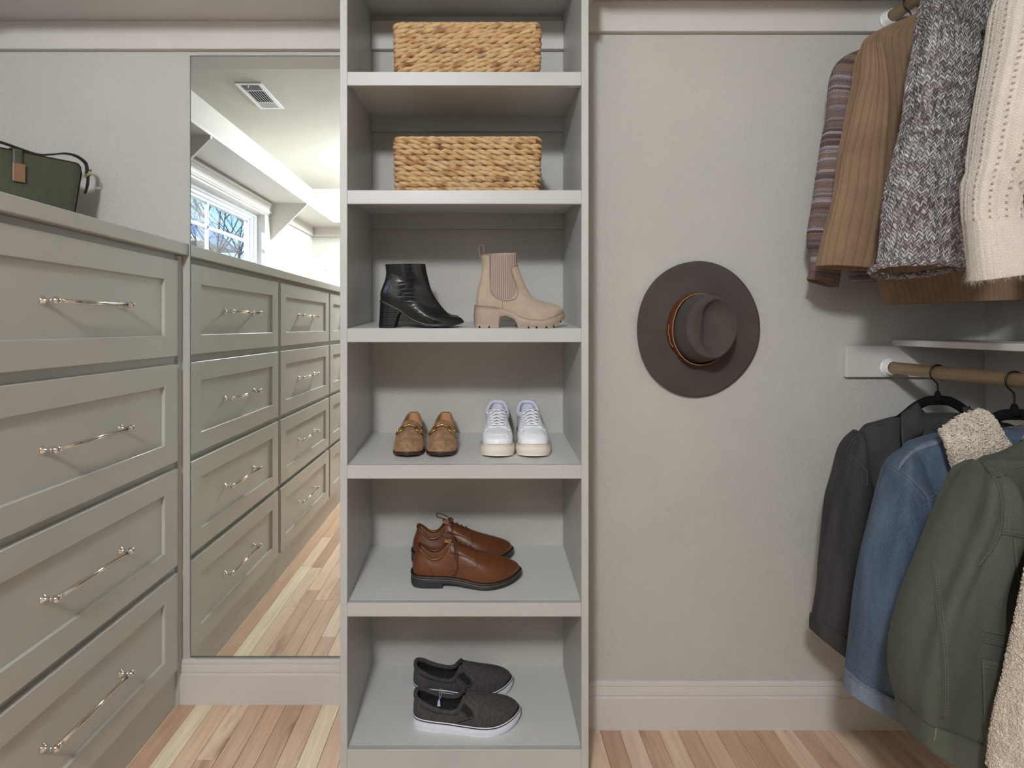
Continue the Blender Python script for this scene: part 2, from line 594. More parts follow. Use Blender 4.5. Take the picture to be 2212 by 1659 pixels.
# header casing: stepped moulding up to the shelf
P = [(0, 2.066), (.012, 2.066), (.014, 2.074), (.014, 2.086), (.018, 2.090), (.018, 2.108), (.024, 2.118), (.026, 2.134), (.034, 2.142), (.034, 2.150), (.0186, 2.150), (.0186, 2.078), (0, 2.078)]
V = [(XL + o_, WY0 - .06, z) for o_, z in P] + [(XL + o_, WY1 + .03, z) for o_, z in P]
k = len(P)
F = [(i, (i + 1) % k, k + (i + 1) % k, k + i) for i in range(k)] + [tuple(range(k - 1, -1, -1)), tuple(range(k, 2 * k))]
S('header_casing', (V, F), 'trim_paint', w)
b = B()   # vinyl frame: outer step and inner sash
for d, i0, i1 in ((.0, .012, .035), (-.022, .035, .062), (-.04, .062, .085)):
    x0, x1 = XL - .13, XL - .055 + d
    y0, y1, z0, z1 = WY0 + i0, WY1 - i0, WZ0 + .006 + (i0 - .012) * .55, WZ1 - .012 - (i0 - .012) * .8
    t = i1 - i0; tz = t * .55; tt = t * .8
    b.box(x0, x1, y0, y0 + t, z0, z1).box(x0, x1, y1 - t, y1, z0, z1).box(x0, x1, y0 + t, y1 - t, z0, z0 + tz).box(x0, x1, y0 + t, y1 - t, z1 - tt, z1)
S('window_frame', b.vf(), 'white_vinyl', w)
gy0, gy1, gz0, gz1 = WY0 + .085, WY1 - .085, WZ0 + .046, WZ1 - .070
ym, zm = (gy0 + gy1) / 2, (gz0 + gz1) / 2 + .01
S('muntin', box(GX - .012, GX + .006, ym - .011, ym + .011, gz0, gz1, .002), 'white_vinyl', w)
S('muntin', box(GX - .012, GX + .006, gy0, gy1, zm - .011, zm + .011, .002), 'white_vinyl', w)
for (a0, a1) in ((gy0, ym - .011), (ym + .011, gy1)):
    for (c0, c1) in ((gz0, zm - .011), (zm + .011, gz1)):
        S('pane', box(GX - .006, GX - .003, a0, a1, c0, c1), 'window_glass', w)

# ------------------------------------------------------------------ outside the window
S('ground', box(-90, XL - .3, -90, 60, -3.2, -3.0), 'winter_ground')
def bare_tree(x, y, h, seed, label):
    random.seed(seed)
    b = B()
    def grow(p, d, L, r, depth):
        n = 4
        pts = [p]; q = p.copy(); dd = d.copy()
        for i in range(n):
            dd = (dd + Vector((random.uniform(-.16, .16), random.uniform(-.16, .16), random.uniform(-.02, .1)))).normalized()
            q = q + dd * L / n
            pts.append(q.copy())
        b.tube(pts, [r * (1 - .45 * i / n) for i in range(n + 1)], 5 if depth < 2 else 3, cap=False)
        if depth >= 4: return
        k = (6, 4, 3, 3)[depth]
        for i in range(k):
            j = random.randint(1 if depth else 2, n)
            a = random.uniform(0, 2 * PI)
            nd = (dd * random.uniform(.5, .9) + Vector((math.cos(a), math.sin(a), random.uniform(.1, .6))) * .75).normalized()
            grow(pts[j], nd, L * random.uniform(.5, .72), max(r * .48, .008), depth + 1)
    grow(Vector((x, y, -3.0)), Vector((0, 0, 1)), h * .62, h * .0062, 0)
    o = obj('bare_tree', b.vf(), M['bark'], None, True, base=(x, y, -3.0))
    tag(o, label, 'tree', 'bare winter trees outside the window')
for i, (z, r, h) in enumerate([(19, -.405, 12), (23, -.475, 13), (28, -.43, 15), (33, -.385, 17), (40, -.455, 19), (48, -.41, 21)]):
    bare_tree(r * z, 3.9 - z, h, 30 + i, 'bare winter tree with thin twigs seen through the window in the mirror')
hs = thing('neighbour_house', 'house with a pale roof beyond the window, seen in the mirror', 'house', (-23.3, -40, -3))
obj('house_wall', box(-28, -21.6, -43, -37, -3, 6.9), M['house_siding'], hs, False)
V = [(-29, -43.4, 6.9), (-18.6, -43.4, 6.9), (-23.8, -43.4, 11.2), (-29, -36.6, 6.9), (-18.6, -36.6, 6.9), (-23.8, -36.6, 11.2)]
obj('house_roof', (V, [(0, 2, 1), (3, 4, 5), (0, 3, 5, 2), (1, 2, 5, 4), (0, 1, 4, 3)]), M['exterior_white'], hs, False)

# ------------------------------------------------------------------ ceiling lamp (behind the camera) and vent
lp = thing('ceiling_lamp', 'round ceiling lamp behind the viewer, under an added pan that shades the ceiling', 'lamp', (LAMP[0], LAMP[1], ZC))
obj('light_shield_pan', lathe([(.02, ZC - .034), (.24, ZC - .022), (.26, ZC - .016), (.26, ZC - .001)], 40, (LAMP[0], LAMP[1], 0)), M['polished_nickel'], lp)  # wide pan added above the light to hold it off the ceiling

vn = thing('ceiling_vent', 'white metal ceiling register with slats, seen in the mirror', 'vent', (-1.294, .312, ZC))
vx0, vx1, vy0, vy1 = -1.369, -1.218, .114, .511
b = B()
z0 = ZC - .007
ix0, ix1, iy0, iy1 = vx0 + .026, vx1 - .026, vy0 + .026, vy1 - .026
b.box(vx0, vx1, vy0, iy0, z0, ZC - .0005, .002).box(vx0, vx1, iy1, vy1, z0, ZC - .0005, .002).box(vx0, ix0, iy0, iy1, z0, ZC - .0005, .002).box(ix1, vx1, iy0, iy1, z0, ZC - .0005, .002)
q1, q2 = iy0 + .085, iy1 - .085
b.box(ix0, ix1, q1 - .009, q1, z0, ZC - .0005).box(ix0, ix1, q2, q2 + .009, z0, ZC - .0005)
obj('vent_frame', b.vf(), M['white_vinyl'], vn, False)
n = NT('vent_dark', srgb(60, 62, 60), .8); M['vent_dark'] = n.m
obj('vent_backing', box(ix0, ix1, iy0, iy1, ZC - .0012, ZC - .0004), M['vent_dark'], vn, False)
def slat(c, along, L, tilt):
    o = obj('slat', box(-L / 2, L / 2, -.0055, .0055, -.0005, .0005), M['white_vinyl'], vn, False, local=True)
    o.location = Vector(c) - wloc(vn)
    o.rotation_euler = (tilt, 0, 0) if along == 'x' else (tilt, 0, PI / 2)
ns = 7
for i in range(ns):
    xx = ix0 + (i + .5) * (ix1 - ix0) / ns
    slat((xx, (q1 + q2) / 2, ZC - .006), 'y', q2 - q1 - .001, R(40))
for y0_, y1_ in ((iy0, q1 - .009), (q2 + .009, iy1)):
    for i in range(6):
        yy = y0_ + (i + .5) * (y1_ - y0_) / 6
        slat(((ix0 + ix1) / 2, yy, ZC - .006), 'x', ix1 - ix0 - .001, R(40) if y0_ == iy0 else R(-40))
obj('damper_lever', box(-1.30, -1.295, iy1 + .004, iy1 + .012, ZC - .022, ZC - .006, .001), M['white_vinyl'], vn, False)
# ================================================================== dresser wall
XF = -.9465           # drawer faces
XK = XF - .0195       # face frame behind them
PNL = XF - .0095      # recessed panel
CT0, CT1 = 1.426, 1.4626
DZ = [(1.108, 1.405), (.780, 1.082), (.455, .757), (.130, .432)]

def drawer_mesh(y0, y1, z0, z1):
    b = B()
    st, rl = .078, .064
    ch = .0012
    b.box(XK + .0005, XF, y0, y0 + st, z0, z1, ch).box(XK + .0005, XF, y1 - st, y1, z0, z1, ch)
    b.box(XK + .0005, XF - .00005, y0 + st - .0011, y1 - st + .0011, z0, z0 + rl, ch).box(XK + .0005, XF - .00005, y0 + st - .0011, y1 - st + .0011, z1 - rl, z1, ch)
    return b.vf()

def pull(yc, zc, parent):
    cc = .286
    b = B()
    for s in (-1, 1):
        y = yc + s * cc / 2
        prof = [(.0, .0), (.0105, .0), (.0105, .002), (.0085, .004), (.0055, .007), (.0045, .012), (.0045, .018), (.0062, .022)]
        b.add(*lathe([(r, PNL + h) for r, h in prof], 16, (0, y, zc), 'X'))
        ball = [(.0092 * math.sin(PI * i / 10) + 1e-5, PNL + .029 - .0092 * math.cos(PI * i / 10)) for i in range(11)]
        b.add(*lathe(ball, 16, (0, y, zc), 'X'))
        for q, r in ((.010, .0062), (.0135, .0066), (.017, .0056)):
            b.tube([(PNL + .029, y - s * q, zc), (PNL + .029, y - s * (q + .0032), zc)], r, 14)
        b.tube([(PNL + .029, y - s * .006, zc), (PNL + .029, y - s * .022, zc)], .0048, 14)
    b.tube([(PNL + .029, yc - cc / 2 + .02, zc), (PNL + .029, yc + cc / 2 - .02, zc)], .0051, 16)
    return obj('handle', b.vf(), M['polished_nickel'], parent)

columns = [(1.042, 1.902, 'grey four-drawer cabinet standing against the mirror wall'),
           (.100, 1.006, 'grey four-drawer cabinet, second from the mirror, seen only reflected'),
           (-.842, .066, 'grey four-drawer cabinet, third from the mirror, cut by the shelf tower'),
           (-1.784, -.876, 'grey four-drawer cabinet farthest from the mirror, near the rear wall')]
for ci, (y0, y1, lab) in enumerate(columns):
    e1 = YB - .0005 if ci == 0 else y1 + .017
    e0 = y0 - .018
    c = thing('drawer_cabinet', lab, 'cabinet', ((XL + XK) / 2, (e0 + e1) / 2, 0), 'drawer cabinets along the left wall')
    b = B()
    # carcass with openings closed by the face frame
    b.box(XL + .002, XK, e0, e1, .0, CT0 - .0005)
    obj('body', b.vf(), M['cabinet_paint'], c, False)
    if ci == 0:
        obj('filler_strip', box(XK - .004, XK + .010, 1.926, YB - .0005, 0, CT0 - .001, .002), M['cabinet_paint'], c, False)
    for z0, z1 in DZ:
        d = obj('drawer', drawer_mesh(y0, y1, z0, z1), M['cabinet_paint'], c, False)
        p = obj('panel', box(XK + .0005, PNL, y0 + .07, y1 - .07, z0 + .056, z1 - .056), M['cabinet_paint'], d, False)
        pull((y0 + y1) / 2, (z0 + z1) / 2 - .0, d)
top = obj('countertop', box(XL + .001, -.934, -1.81, YB, CT0, CT1, .002), M['cabinet_paint'], None, False)
tag(top, 'long grey painted wooden top lying over all the drawer cabinets', 'countertop')

# ------------------------------------------------------------------ mirror
mr = thing('wall_mirror', 'tall frameless mirror on the wall between cabinets and shelf tower', 'mirror', (-.65, YB, .145))
my = YB - .006
mx0, mx1, mz0, mz1 = -.9285, -.3695, .146, 2.063
obj('glass_edge', box(mx0, mx1, my, YB - .0003, mz0, mz1), M['mirror_edge'], mr, False)
obj('mirror_glass', box(mx0 + .0035, mx1 - .002, my - .0012, my - .0002, mz0 + .0045, mz1 - .0035), M['mirror_silver'], mr, False)

# ================================================================== shelf tower
TX0, TX1, TY = -.3496, .2604, 1.589
tw = thing('shelf_tower', 'tall open shelf tower with shoes and baskets, between mirror and hat wall', 'shelving', ((TX0 + TX1) / 2, (TY + YB) / 2, 0))
TOPZ = 2.30
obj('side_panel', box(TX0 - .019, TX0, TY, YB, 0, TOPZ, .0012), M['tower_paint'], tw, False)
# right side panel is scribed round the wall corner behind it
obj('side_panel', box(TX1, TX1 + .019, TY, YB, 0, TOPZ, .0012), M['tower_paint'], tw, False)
RISE = .022 / (YB - TY)       # the shelves pitch forward a little
SH = [('top', 2.187), ('a', 1.863), ('b', 1.5545), ('c', 1.194), ('d', .8385), ('e', .4790), ('f', .0965)]
def shelf_z(i, y):
    return SH[i][1] + (y - TY) * RISE
for i, (nm, z) in enumerate(SH):
    t = .019
    za, zb = z, z + RISE * (YB - TY)
    V = [(TX0, TY + .0185, za + RISE * .0185 - t), (TX1, TY + .0185, za + RISE * .0185 - t), (TX1, YB, zb - t), (TX0, YB, zb - t),
         (TX0, TY + .0185, za + RISE * .0185), (TX1, TY + .0185, za + RISE * .0185), (TX1, YB, zb), (TX0, YB, zb)]
    s = obj('shelf', (V, [(3, 2, 1, 0), (4, 5, 6, 7), (0, 1, 5, 4), (1, 2, 6, 5), (2, 3, 7, 6), (3, 0, 4, 7)]), M['tower_paint_lit'], tw, False)
    h = .0355 if nm != 'f' else .0965
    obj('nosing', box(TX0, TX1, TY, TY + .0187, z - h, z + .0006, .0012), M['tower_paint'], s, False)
for i in (1, 2):
    zt = SH[i][1] + RISE * (YB - TY) - .0192
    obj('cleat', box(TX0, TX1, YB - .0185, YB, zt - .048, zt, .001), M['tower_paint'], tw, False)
# ================================================================== hanging side: shelf, rods, hangers
from mathutils.bvhtree import BVHTree
n = NT('rod_wood', srgb(196, 168, 128), .45)
n.set('Base Color', n.mix(.5, n.vary(srgb(200, 172, 132), .08, 8), n.ramp(n.noise(2, 5, .6, n.co(scale=(60, 2, 60))), [(.35, srgb(168, 138, 100)), (.6, srgb(206, 180, 142))])))
M['rod_wood'] = n.m
n = NT('white_plastic', srgb(225, 226, 222), .35, spec=.5); M['white_plastic'] = n.m
n = NT('black_velvet', (.006, .006, .0065), .95, spec=.15); n.bump(n.noise(900, 2), .2, .0005); M['black_velvet'] = n.m
n = NT('black_wire', (.03, .027, .025), .35, .6); M['black_wire'] = n.m

RX, RZL, RZU = 1.207, 1.0785, 2.110
S('trim_7', box(1.083, XR, YBR - .0185, YBR, 1.049, 1.142, .0015), 'trim_paint')
S('trim_8', box(XR - .0185, XR, YR, YBR - .0187, 1.049, 1.14, .0015), 'trim_paint')
o = obj('closet_shelf', box(1.226, XR - .0005, YR, YBR - .0005, 1.1425, 1.1600, .0015), M['trim_paint'], None, False)
tag(o, 'narrow wall shelf running along the right wall just above the lower hanging rod', 'shelf')
S('trim_9', box(XR - .0185, XR, YR, YBR - .0187, 2.078, 2.165, .0015), 'trim_paint')
o = obj('closet_shelf', box(1.226, XR - .0005, YR, 1.4695, 2.166, 2.185, .0015), M['trim_paint'], None, False)
tag(o, 'upper wall shelf along the right wall over the sweaters', 'shelf')

def rod(z, lab, y1):
    o = obj('hanging_rod', tube([(RX, YR + .004, z), (RX, y1, z)], .0172, 28), M['rod_wood'])
    tag(o, lab, 'rod')
    prof = [(.0275, 0), (.0275, -.004), (.0255, -.006), (.0212, -.007), (.0212, -.026), (.0182, -.026), (.0182, -.006)]
    for yy, s_, where in ((y1 + .0005, 1, ' where it meets the board on the back wall'), (YR + .0005, -1, None)):
        if where is None: continue
        V, F = lathe([(r, h * s_) for r, h in prof], 32, (RX, yy, z), 'Y')
        V = [v for v in V]
        sk = obj('rod_socket', (V, F), M['white_plastic'])
        tag(sk, 'white plastic socket of the ' + lab.split(' wooden')[0] + ' wooden rod on the back wall', 'socket')
rod(RZL, 'lower wooden hanging rod carrying the jackets', YBR - .019)
rod(RZU, 'upper wooden hanging rod carrying the sweaters', YBR - .019)

def hanger(Y, zr, label, apex_drop=.075, half=.205, x=RX):
    t = thing('clothes_hanger', label, 'hanger', (x, Y, zr + .0172))
    top = zr + .0172 + .0022
    pts = []
    r = .0205
    cz = top - r
    for i in range(15):
        a = R(-28) + R(208) * i / 14
        pts.append((x + r * math.cos(a), Y, cz + r * math.sin(a) if i < 15 else 0))
    pts += [(x - r * .92, Y, cz - .010), (x - r * .55, Y, cz - .019), (x - .002, Y, cz - .028), (x, Y, cz - .040), (x, Y, zr - apex_drop)]
    obj('hook', tube(catmull(pts, 44), .0021, 8), M['black_wire'], t)
    za = zr - apex_drop + .002
    b = B()
    b.add(*lathe([(.0045, za + .014), (.0075, za + .006), (.010, za - .004), (.013, za - .012)], 14, (x, Y, 0)))
    half_pts = [(0, -.010), (.03, -.0125), (.06, -.028), (.09, -.052), (.13, -.082), (.165, -.104), (half, -.125)]
    P = [(x - a, Y, za + d) for a, d in reversed(half_pts)] + [(x + a, Y, za + d) for a, d in half_pts[1:]]
    P = catmull(P, 40)
    V, F = [], []
    m = len(P)
    for i, p in enumerate(P):
        d = P[min(i + 1, m - 1)] - P[max(i - 1, 0)]
        d = d / np.linalg.norm(d)
        up = np.array([-d[2], 0, d[0]])
        for k in range(12):
            a = 2 * PI * k / 12
            V.append(p + up * (.0125 * math.cos(a)) + np.array([0, 1, 0]) * (.0052 * math.sin(a)))
    F = grid_faces(m, 12, True) + [tuple(range(11, -1, -1)), tuple((m - 1) * 12 + k for k in range(12))]
    b.add(V, F)
    obj('arms', b.vf(), M['black_velvet'], t)
    return t

def ray(px, py):
    d = Vector(((px - 1040.0) / FPX, 1.0, -(py - 705.0) / FPX)).normalized()
    return Vector((0, 0, EYE)), d
def bvh_of(*objs):
    V, F = [], []
    for o in objs:
        w_ = wloc(o); k = len(V)
        V += [v.co + w_ for v in o.data.vertices]
        F += [tuple(i + k for i in p.vertices) for p in o.data.polygons]
    return BVHTree.FromPolygons(V, F)
def hit(bv, px, py, off=.0):
    o, d = ray(px, py)
    p, nn, i, dist = bv.ray_cast(o, d)
    if p is None: return None
    if nn.dot(d) > 0: nn = -nn
    return p + nn * off
def seam(bv, pts, r=.0012, off=.0004, m=None, squash=None):
    """a raised line lying on a surface along photograph points"""
    c = catmull(pts, m or max(8, len(pts) * 8))
    P = [hit(bv, a, b_, off) for a, b_ in c]
    P = [p for p in P if p is not None]
    Q = [P[0]]
    for p in P[1:]:
        if (p - Q[-1]).length < .05 and (p - Q[-1]).length > 1e-4: Q.append(p)
    return tube(Q, r, 5)
def stitches(bv, pts, gap=7.0, L=4.0, r=.0006, off=.0008):
    """short separate thread stitches along photograph points"""
    c = catmull(pts, 200)
    seg = np.r_[0, np.cumsum(np.linalg.norm(np.diff(c, axis=0), axis=1))]
    b = B(); s_ = 0
    while s_ + L < seg[-1]:
        q = [hit(bv, np.interp(s_ + L * f, seg, c[:, 0]), np.interp(s_ + L * f, seg, c[:, 1]), off) for f in (0, .5, 1)]
        if all(p is not None for p in q) and (q[0] - q[2]).length < .02: b.tube(q, r, 4)
        s_ += gap
    return b
def patch(bv, quad, nu, nv, off=.0012, th=.0012):
    """a cloth patch lying on a surface inside a photograph quad (tl, tr, br, bl)"""
    tl, tr, br, bl = [np.array(q, float) for q in quad]
    V, UV = [], []
    for i in range(nv):
        for k in range(nu):
            a, b_ = k / (nu - 1), i / (nv - 1)
            p = (tl * (1 - a) + tr * a) * (1 - b_) + (bl * (1 - a) + br * a) * b_
            h = hit(bv, p[0], p[1], off)
            if h is None: h = V[-1] if V else at(p[0], p[1], 1.5)
            V.append(h); UV.append((h.x, h.z))
    return solidify(V, grid_faces(nv, nu, flip=True), th, UV)

def loft(Y, rows, m=90, n=72, e=.72, fold=0.0, knit=None, hollow=True, seed=0.0, puff=.004, crease=None):
    """rows: (Lx, Ly, Rx, Ry, dY, half thickness) outline points of the photograph on the plane Y"""
    A = []
    for Lx, Ly, Rx, Ry, dY, th in rows:
        l, r_ = at(Lx, Ly, Y + dY), at(Rx, Ry, Y + dY)
        A.append([*l, *r_, th])
    A = catmull(A, m)
    ctr = [(Vector(a[:3]) + Vector(a[3:6])) / 2 for a in A]
    vlen = [0.0]
    for i in range(1, m): vlen.append(vlen[-1] + (ctr[i] - ctr[i - 1]).length)
    widths = [(Vector(a[3:6]) - Vector(a[:3])).length for a in A]
    cm = 2 * float(np.mean(widths)) + 1e-6
    # arc length round the middle ring, so that the knit keeps its stitch width on the sides too
    a = A[m // 2]
    U0 = (Vector(a[3:6]) - Vector(a[:3])).length / 2
    rg = []
    for k in range(n):
        t = 2 * PI * k / (n - 1) + PI / 2
        c, s_ = math.cos(t), math.sin(t)
        rg.append((U0 * math.copysign(abs(c) ** e, c), a[6] * math.copysign(abs(s_) ** e, s_)))
    arc = np.r_[0, np.cumsum(np.linalg.norm(np.diff(np.array(rg), axis=0), axis=1))]
    V, UV = [], []
    for i in range(m):
        a = A[i]
        U = (Vector(a[3:6]) - Vector(a[:3])) / 2
        th = max(a[6], .002)
        un = U.normalized() if U.length > 1e-6 else Vector((1, 0, 0))
        for k in range(n):
            t = 2 * PI * k / (n - 1) + PI / 2          # seam of the texture at the back
            c, s_ = math.cos(t), math.sin(t)
            uu = math.copysign(abs(c) ** e, c); vv = math.copysign(abs(s_) ** e, s_)
            nrm = (un * c + Vector((0, 1, 0)) * s_).normalized()
            f = k / (n - 1)
            um, vm = float(arc[k]), vlen[i]
            p = ctr[i] + U * uu + Vector((0, 1, 0)) * (th * vv)
            d = 0.0
            if puff: d += puff * noise.noise(Vector((p.x * 9 + seed, p.y * 9, p.z * 6)))
            if fold:
                q = noise.noise(Vector((f * 9 + seed * 3, vm * 2.2, seed)))
                d += fold * q * min(1.0, i / (m * .12))
            if crease: d += crease(f, i / (m - 1), p)
            if knit: d += knit(um, vm, i / (m - 1))
            p = p + nrm * d
            if p.x > 1.44: p.x = 1.44 + .06 * math.tanh((p.x - 1.44) / .06)   # pressed against the side wall
            V.append(p); UV.append((um, vm))
    F = grid_faces(m, n)
    # stitch the texture seam
    b = B(); b.add(V, F, UV)
    if hollow:
        last = V[-n:]
        c = ctr[-1]
        base = len(b.v)
        for sc, up in ((.93, -.0015), (.86, .002), (.8, .03)):
            dirn = (ctr[-2] - ctr[-1]).normalized()
            for p, q in zip(last, UV[-n:]):
                b.v.append(c + (p - c) * sc + dirn * up); b.uv.append(q)
        st = [(m - 1) * n] + [base + j * n for j in range(3)]
        for j in range(3):
            for k in range(n - 1):
                b.f.append((st[j] + k, st[j] + k + 1, st[j + 1] + k + 1, st[j + 1] + k))
        b.f.append(tuple(st[3] + k for k in range(n - 1)))
    else:
        b.f.append(tuple((m - 1) * n + k for k in range(n - 1)))
    b.f.append(tuple(range(n - 2, -1, -1)))
    return b.vf()

def fuzz(o, count, L, r, seed, droop=.3, front=True, spread=.9, curl=0.0, flt=None):
    """loose fibres standing on a surface, one mesh"""
    rnd = random.Random(seed)
    me = o.data; w_ = wloc(o)
    me.calc_loop_triangles()
    tri = [(me.vertices[t.vertices[0]].co, me.vertices[t.vertices[1]].co, me.vertices[t.vertices[2]].co, t.normal.copy(), t.area) for t in me.loop_triangles]
    tri = [t for t in tri if (not front or t[3].y < .45) and (flt is None or flt((t[0] + t[1] + t[2]) / 3 + w_))]
    cum = np.cumsum([t[4] for t in tri])
    b = B()
    for _ in range(count):
        t = tri[min(int(np.searchsorted(cum, rnd.random() * cum[-1])), len(tri) - 1)]
        a, c = rnd.random(), rnd.random()
        if a + c > 1: a, c = 1 - a, 1 - c
        p = t[0] + (t[1] - t[0]) * a + (t[2] - t[0]) * c + w_
        d = (t[3] + Vector((rnd.uniform(-1, 1), rnd.uniform(-1, 1), rnd.uniform(-1, 1))) * spread + Vector((0, 0, -droop))).normalized()
        l = L * rnd.uniform(.5, 1.2)
        mid = p + d * l * .5 + Vector((rnd.uniform(-1, 1), rnd.uniform(-1, 1), rnd.uniform(-1, 1))) * l * .12
        tip = p + (d + Vector((0, 0, -droop * .6))).normalized() * l
        s_ = d.cross(Vector((rnd.uniform(-1, 1), rnd.uniform(-1, 1), rnd.uniform(-1, 1)))).normalized() * r
        k = len(b.v)
        b.v += [p - s_, p + s_, mid + s_ * .7, mid - s_ * .7, tip]; b.uv += [(0, 0)] * 5
        b.f += [(k, k + 1, k + 2, k + 3), (k + 3, k + 2, k + 4)]
    return b.vf()

def curls(o, count, Rr, r, seed, flt=None, front=True):
    """small looped tufts of pile over a surface"""
    rnd = random.Random(seed)
    me = o.data; w_ = wloc(o)
    me.calc_loop_triangles()
    tri = [(me.vertices[t.vertices[0]].co, me.vertices[t.vertices[1]].co, me.vertices[t.vertices[2]].co, t.normal.copy(), t.area) for t in me.loop_triangles]
    tri = [t for t in tri if (not front or t[3].y < .5) and (flt is None or flt((t[0] + t[1] + t[2]) / 3 + w_))]
    cum = np.cumsum([t[4] for t in tri])
    b = B()
    for _ in range(count):
        t = tri[min(int(np.searchsorted(cum, rnd.random() * cum[-1])), len(tri) - 1)]
        a, c = rnd.random(), rnd.random()
        if a + c > 1: a, c = 1 - a, 1 - c
        p = t[0] + (t[1] - t[0]) * a + (t[2] - t[0]) * c + w_
        nn = (t[3] + Vector((rnd.uniform(-1, 1), rnd.uniform(-1, 1), rnd.uniform(-1, 1))) * .4).normalized()
        s_ = nn.cross(Vector((rnd.uniform(-1, 1), rnd.uniform(-1, 1), rnd.uniform(-1, 1)))).normalized()
        R_ = Rr * rnd.uniform(.7, 1.3)
        pts = []
        for q in range(7):
            g = R(-70) + R(320) * q / 6
            pts.append(p + nn * (R_ * .35 + R_ * .75 * math.sin(g)) + s_ * (R_ * math.cos(g)) + s_.cross(nn) * (R_ * .5 * (q / 6 - .5)))
        b.tube(pts, [r * .7, r, r, r, r, r, r * .5], 4)
    return b.vf()

# ------------------------------------------------------------------ knit and cloth materials (UV in metres)
def uvsplit(n):
    s = n.t.nodes.new('ShaderNodeSeparateXYZ')
    n.t.links.new(n.co('UV'), s.inputs[0])
    return s.outputs[0], s.outputs[1]
def stitch_nodes(n, w, h, slant=.9, jitter=.0):
    u0, v0 = uvsplit(n)
    jt = n.noise(55, 2, .5, n.co('UV'))
    u = n.math('ADD', u0, n.math('MULTIPLY', n.math('SUBTRACT', jt, .5), jitter))
    v = n.math('ADD', v0, n.math('MULTIPLY', n.math('SUBTRACT', n.noise(48, 2, .5, n.co('UV', loc=(3, 5, 0))), .5), jitter))
    col = n.math('DIVIDE', u, w)
    d = n.math('MULTIPLY', n.math('ABSOLUTE', n.math('SUBTRACT', n.math('FRACT', col), .5)), 2.0)
    ph = n.math('ADD', n.math('DIVIDE', v, h), n.math('MULTIPLY', d, -slant))
    st = n.math('SINE', n.math('MULTIPLY', n.math('FRACT', ph), PI))
    hh = n.math('MULTIPLY', st, n.math('SUBTRACT', 1.0, n.math('MULTIPLY', n.math('POWER', d, 4.0), .6)))
    cell = n.t.nodes.new('ShaderNodeCombineXYZ')
    n.t.links.new(n.math('FLOOR', n.math('MULTIPLY', col, 2.0)), cell.inputs[0]); n.t.links.new(n.math('FLOOR', ph), cell.inputs[1])
    return u, v, d, hh, cell.outputs[0]
# ================================================================== sweaters on the upper rod
# --- fine striped
n = NT('striped_knit', (.3, .2, .2), .92, sheen=.15)
u, v, d, hh, cell = stitch_nodes(n, .0062, .0052, .5)
row = n.math('ADD', n.math('DIVIDE', v, .0052), n.math('MULTIPLY', d, -.5))
nz = n.t.nodes.new('ShaderNodeTexNoise'); nz.noise_dimensions = '1D'; nz.inputs['Scale'].default_value = 1.0; nz.inputs['Detail'].default_value = 2.0
n.t.links.new(n.math('MULTIPLY', n.math('FLOOR', n.math('MULTIPLY', row, .8)), 1.83), nz.inputs['W'])
col = n.ramp(nz.outputs[0], [(.28, (.085, .055, .056)), (.42, (.14, .095, .10)), (.50, (.27, .17, .125)), (.57, (.20, .145, .155)), (.66, (.42, .38, .42))], 'LINEAR')
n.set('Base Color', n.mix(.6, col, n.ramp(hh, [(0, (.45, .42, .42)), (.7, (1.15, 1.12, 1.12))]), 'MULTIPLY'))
n.bump(hh, .9, .0025)
M['striped_knit'] = n.m
# --- camel rib
n = NT('camel_knit', (.36, .21, .12), .95, sheen=.25)
u, v, d, hh, cell = stitch_nodes(n, .0042, .0036, .9)
c = n.vary((.265, .168, .102), .14, 14)
rb = n.math('POWER', n.math('ABSOLUTE', n.math('SINE', n.math('MULTIPLY', u, PI / .0165))), .5)
c = n.mix(1.0, c, n.ramp(rb, [(.15, (.74, .72, .70)), (.75, (1.05, 1.05, 1.05))]), 'MULTIPLY')  # grooves coloured darker to imitate shade between the ribs
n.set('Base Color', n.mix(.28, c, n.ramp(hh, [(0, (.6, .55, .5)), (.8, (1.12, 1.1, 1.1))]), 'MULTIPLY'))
n.bump(hh, .6, .0015); n.bump(n.noise(120, 3), .3, .003); n.bump(n.noise(600, 2), .25, .001)
M['camel_knit'] = n.m
# --- grey marl
n = NT('marl_knit', (.3, .27, .27), .95, sheen=.2)
u, v, d, hh, cell = stitch_nodes(n, .0120, .0092, 1.0, .010)
wn_ = n.t.nodes.new('ShaderNodeTexWhiteNoise'); wn_.noise_dimensions = '3D'; n.t.links.new(cell, wn_.inputs[0])
yarn = n.noise(120, 3, .6, n.co('UV', scale=(1, .55, 1)), 1.2)
band = n.noise(1, 2, .5, n.co('UV', scale=(4, 34, 1)))
f = n.math('ADD', n.math('MULTIPLY', wn_.outputs[0], .30), n.math('ADD', n.math('MULTIPLY', yarn, .55), n.math('MULTIPLY', band, .45)))
col = n.ramp(f, [(.42, (.085, .068, .07)), (.56, (.20, .165, .165)), (.68, (.42, .38, .38)), (.84, (.62, .60, .61))])
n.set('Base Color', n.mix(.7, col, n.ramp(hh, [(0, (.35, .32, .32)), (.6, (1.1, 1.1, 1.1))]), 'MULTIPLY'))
n.bump(hh, 1.0, .005); n.bump(yarn, .5, .003)
M['marl_knit'] = n.m
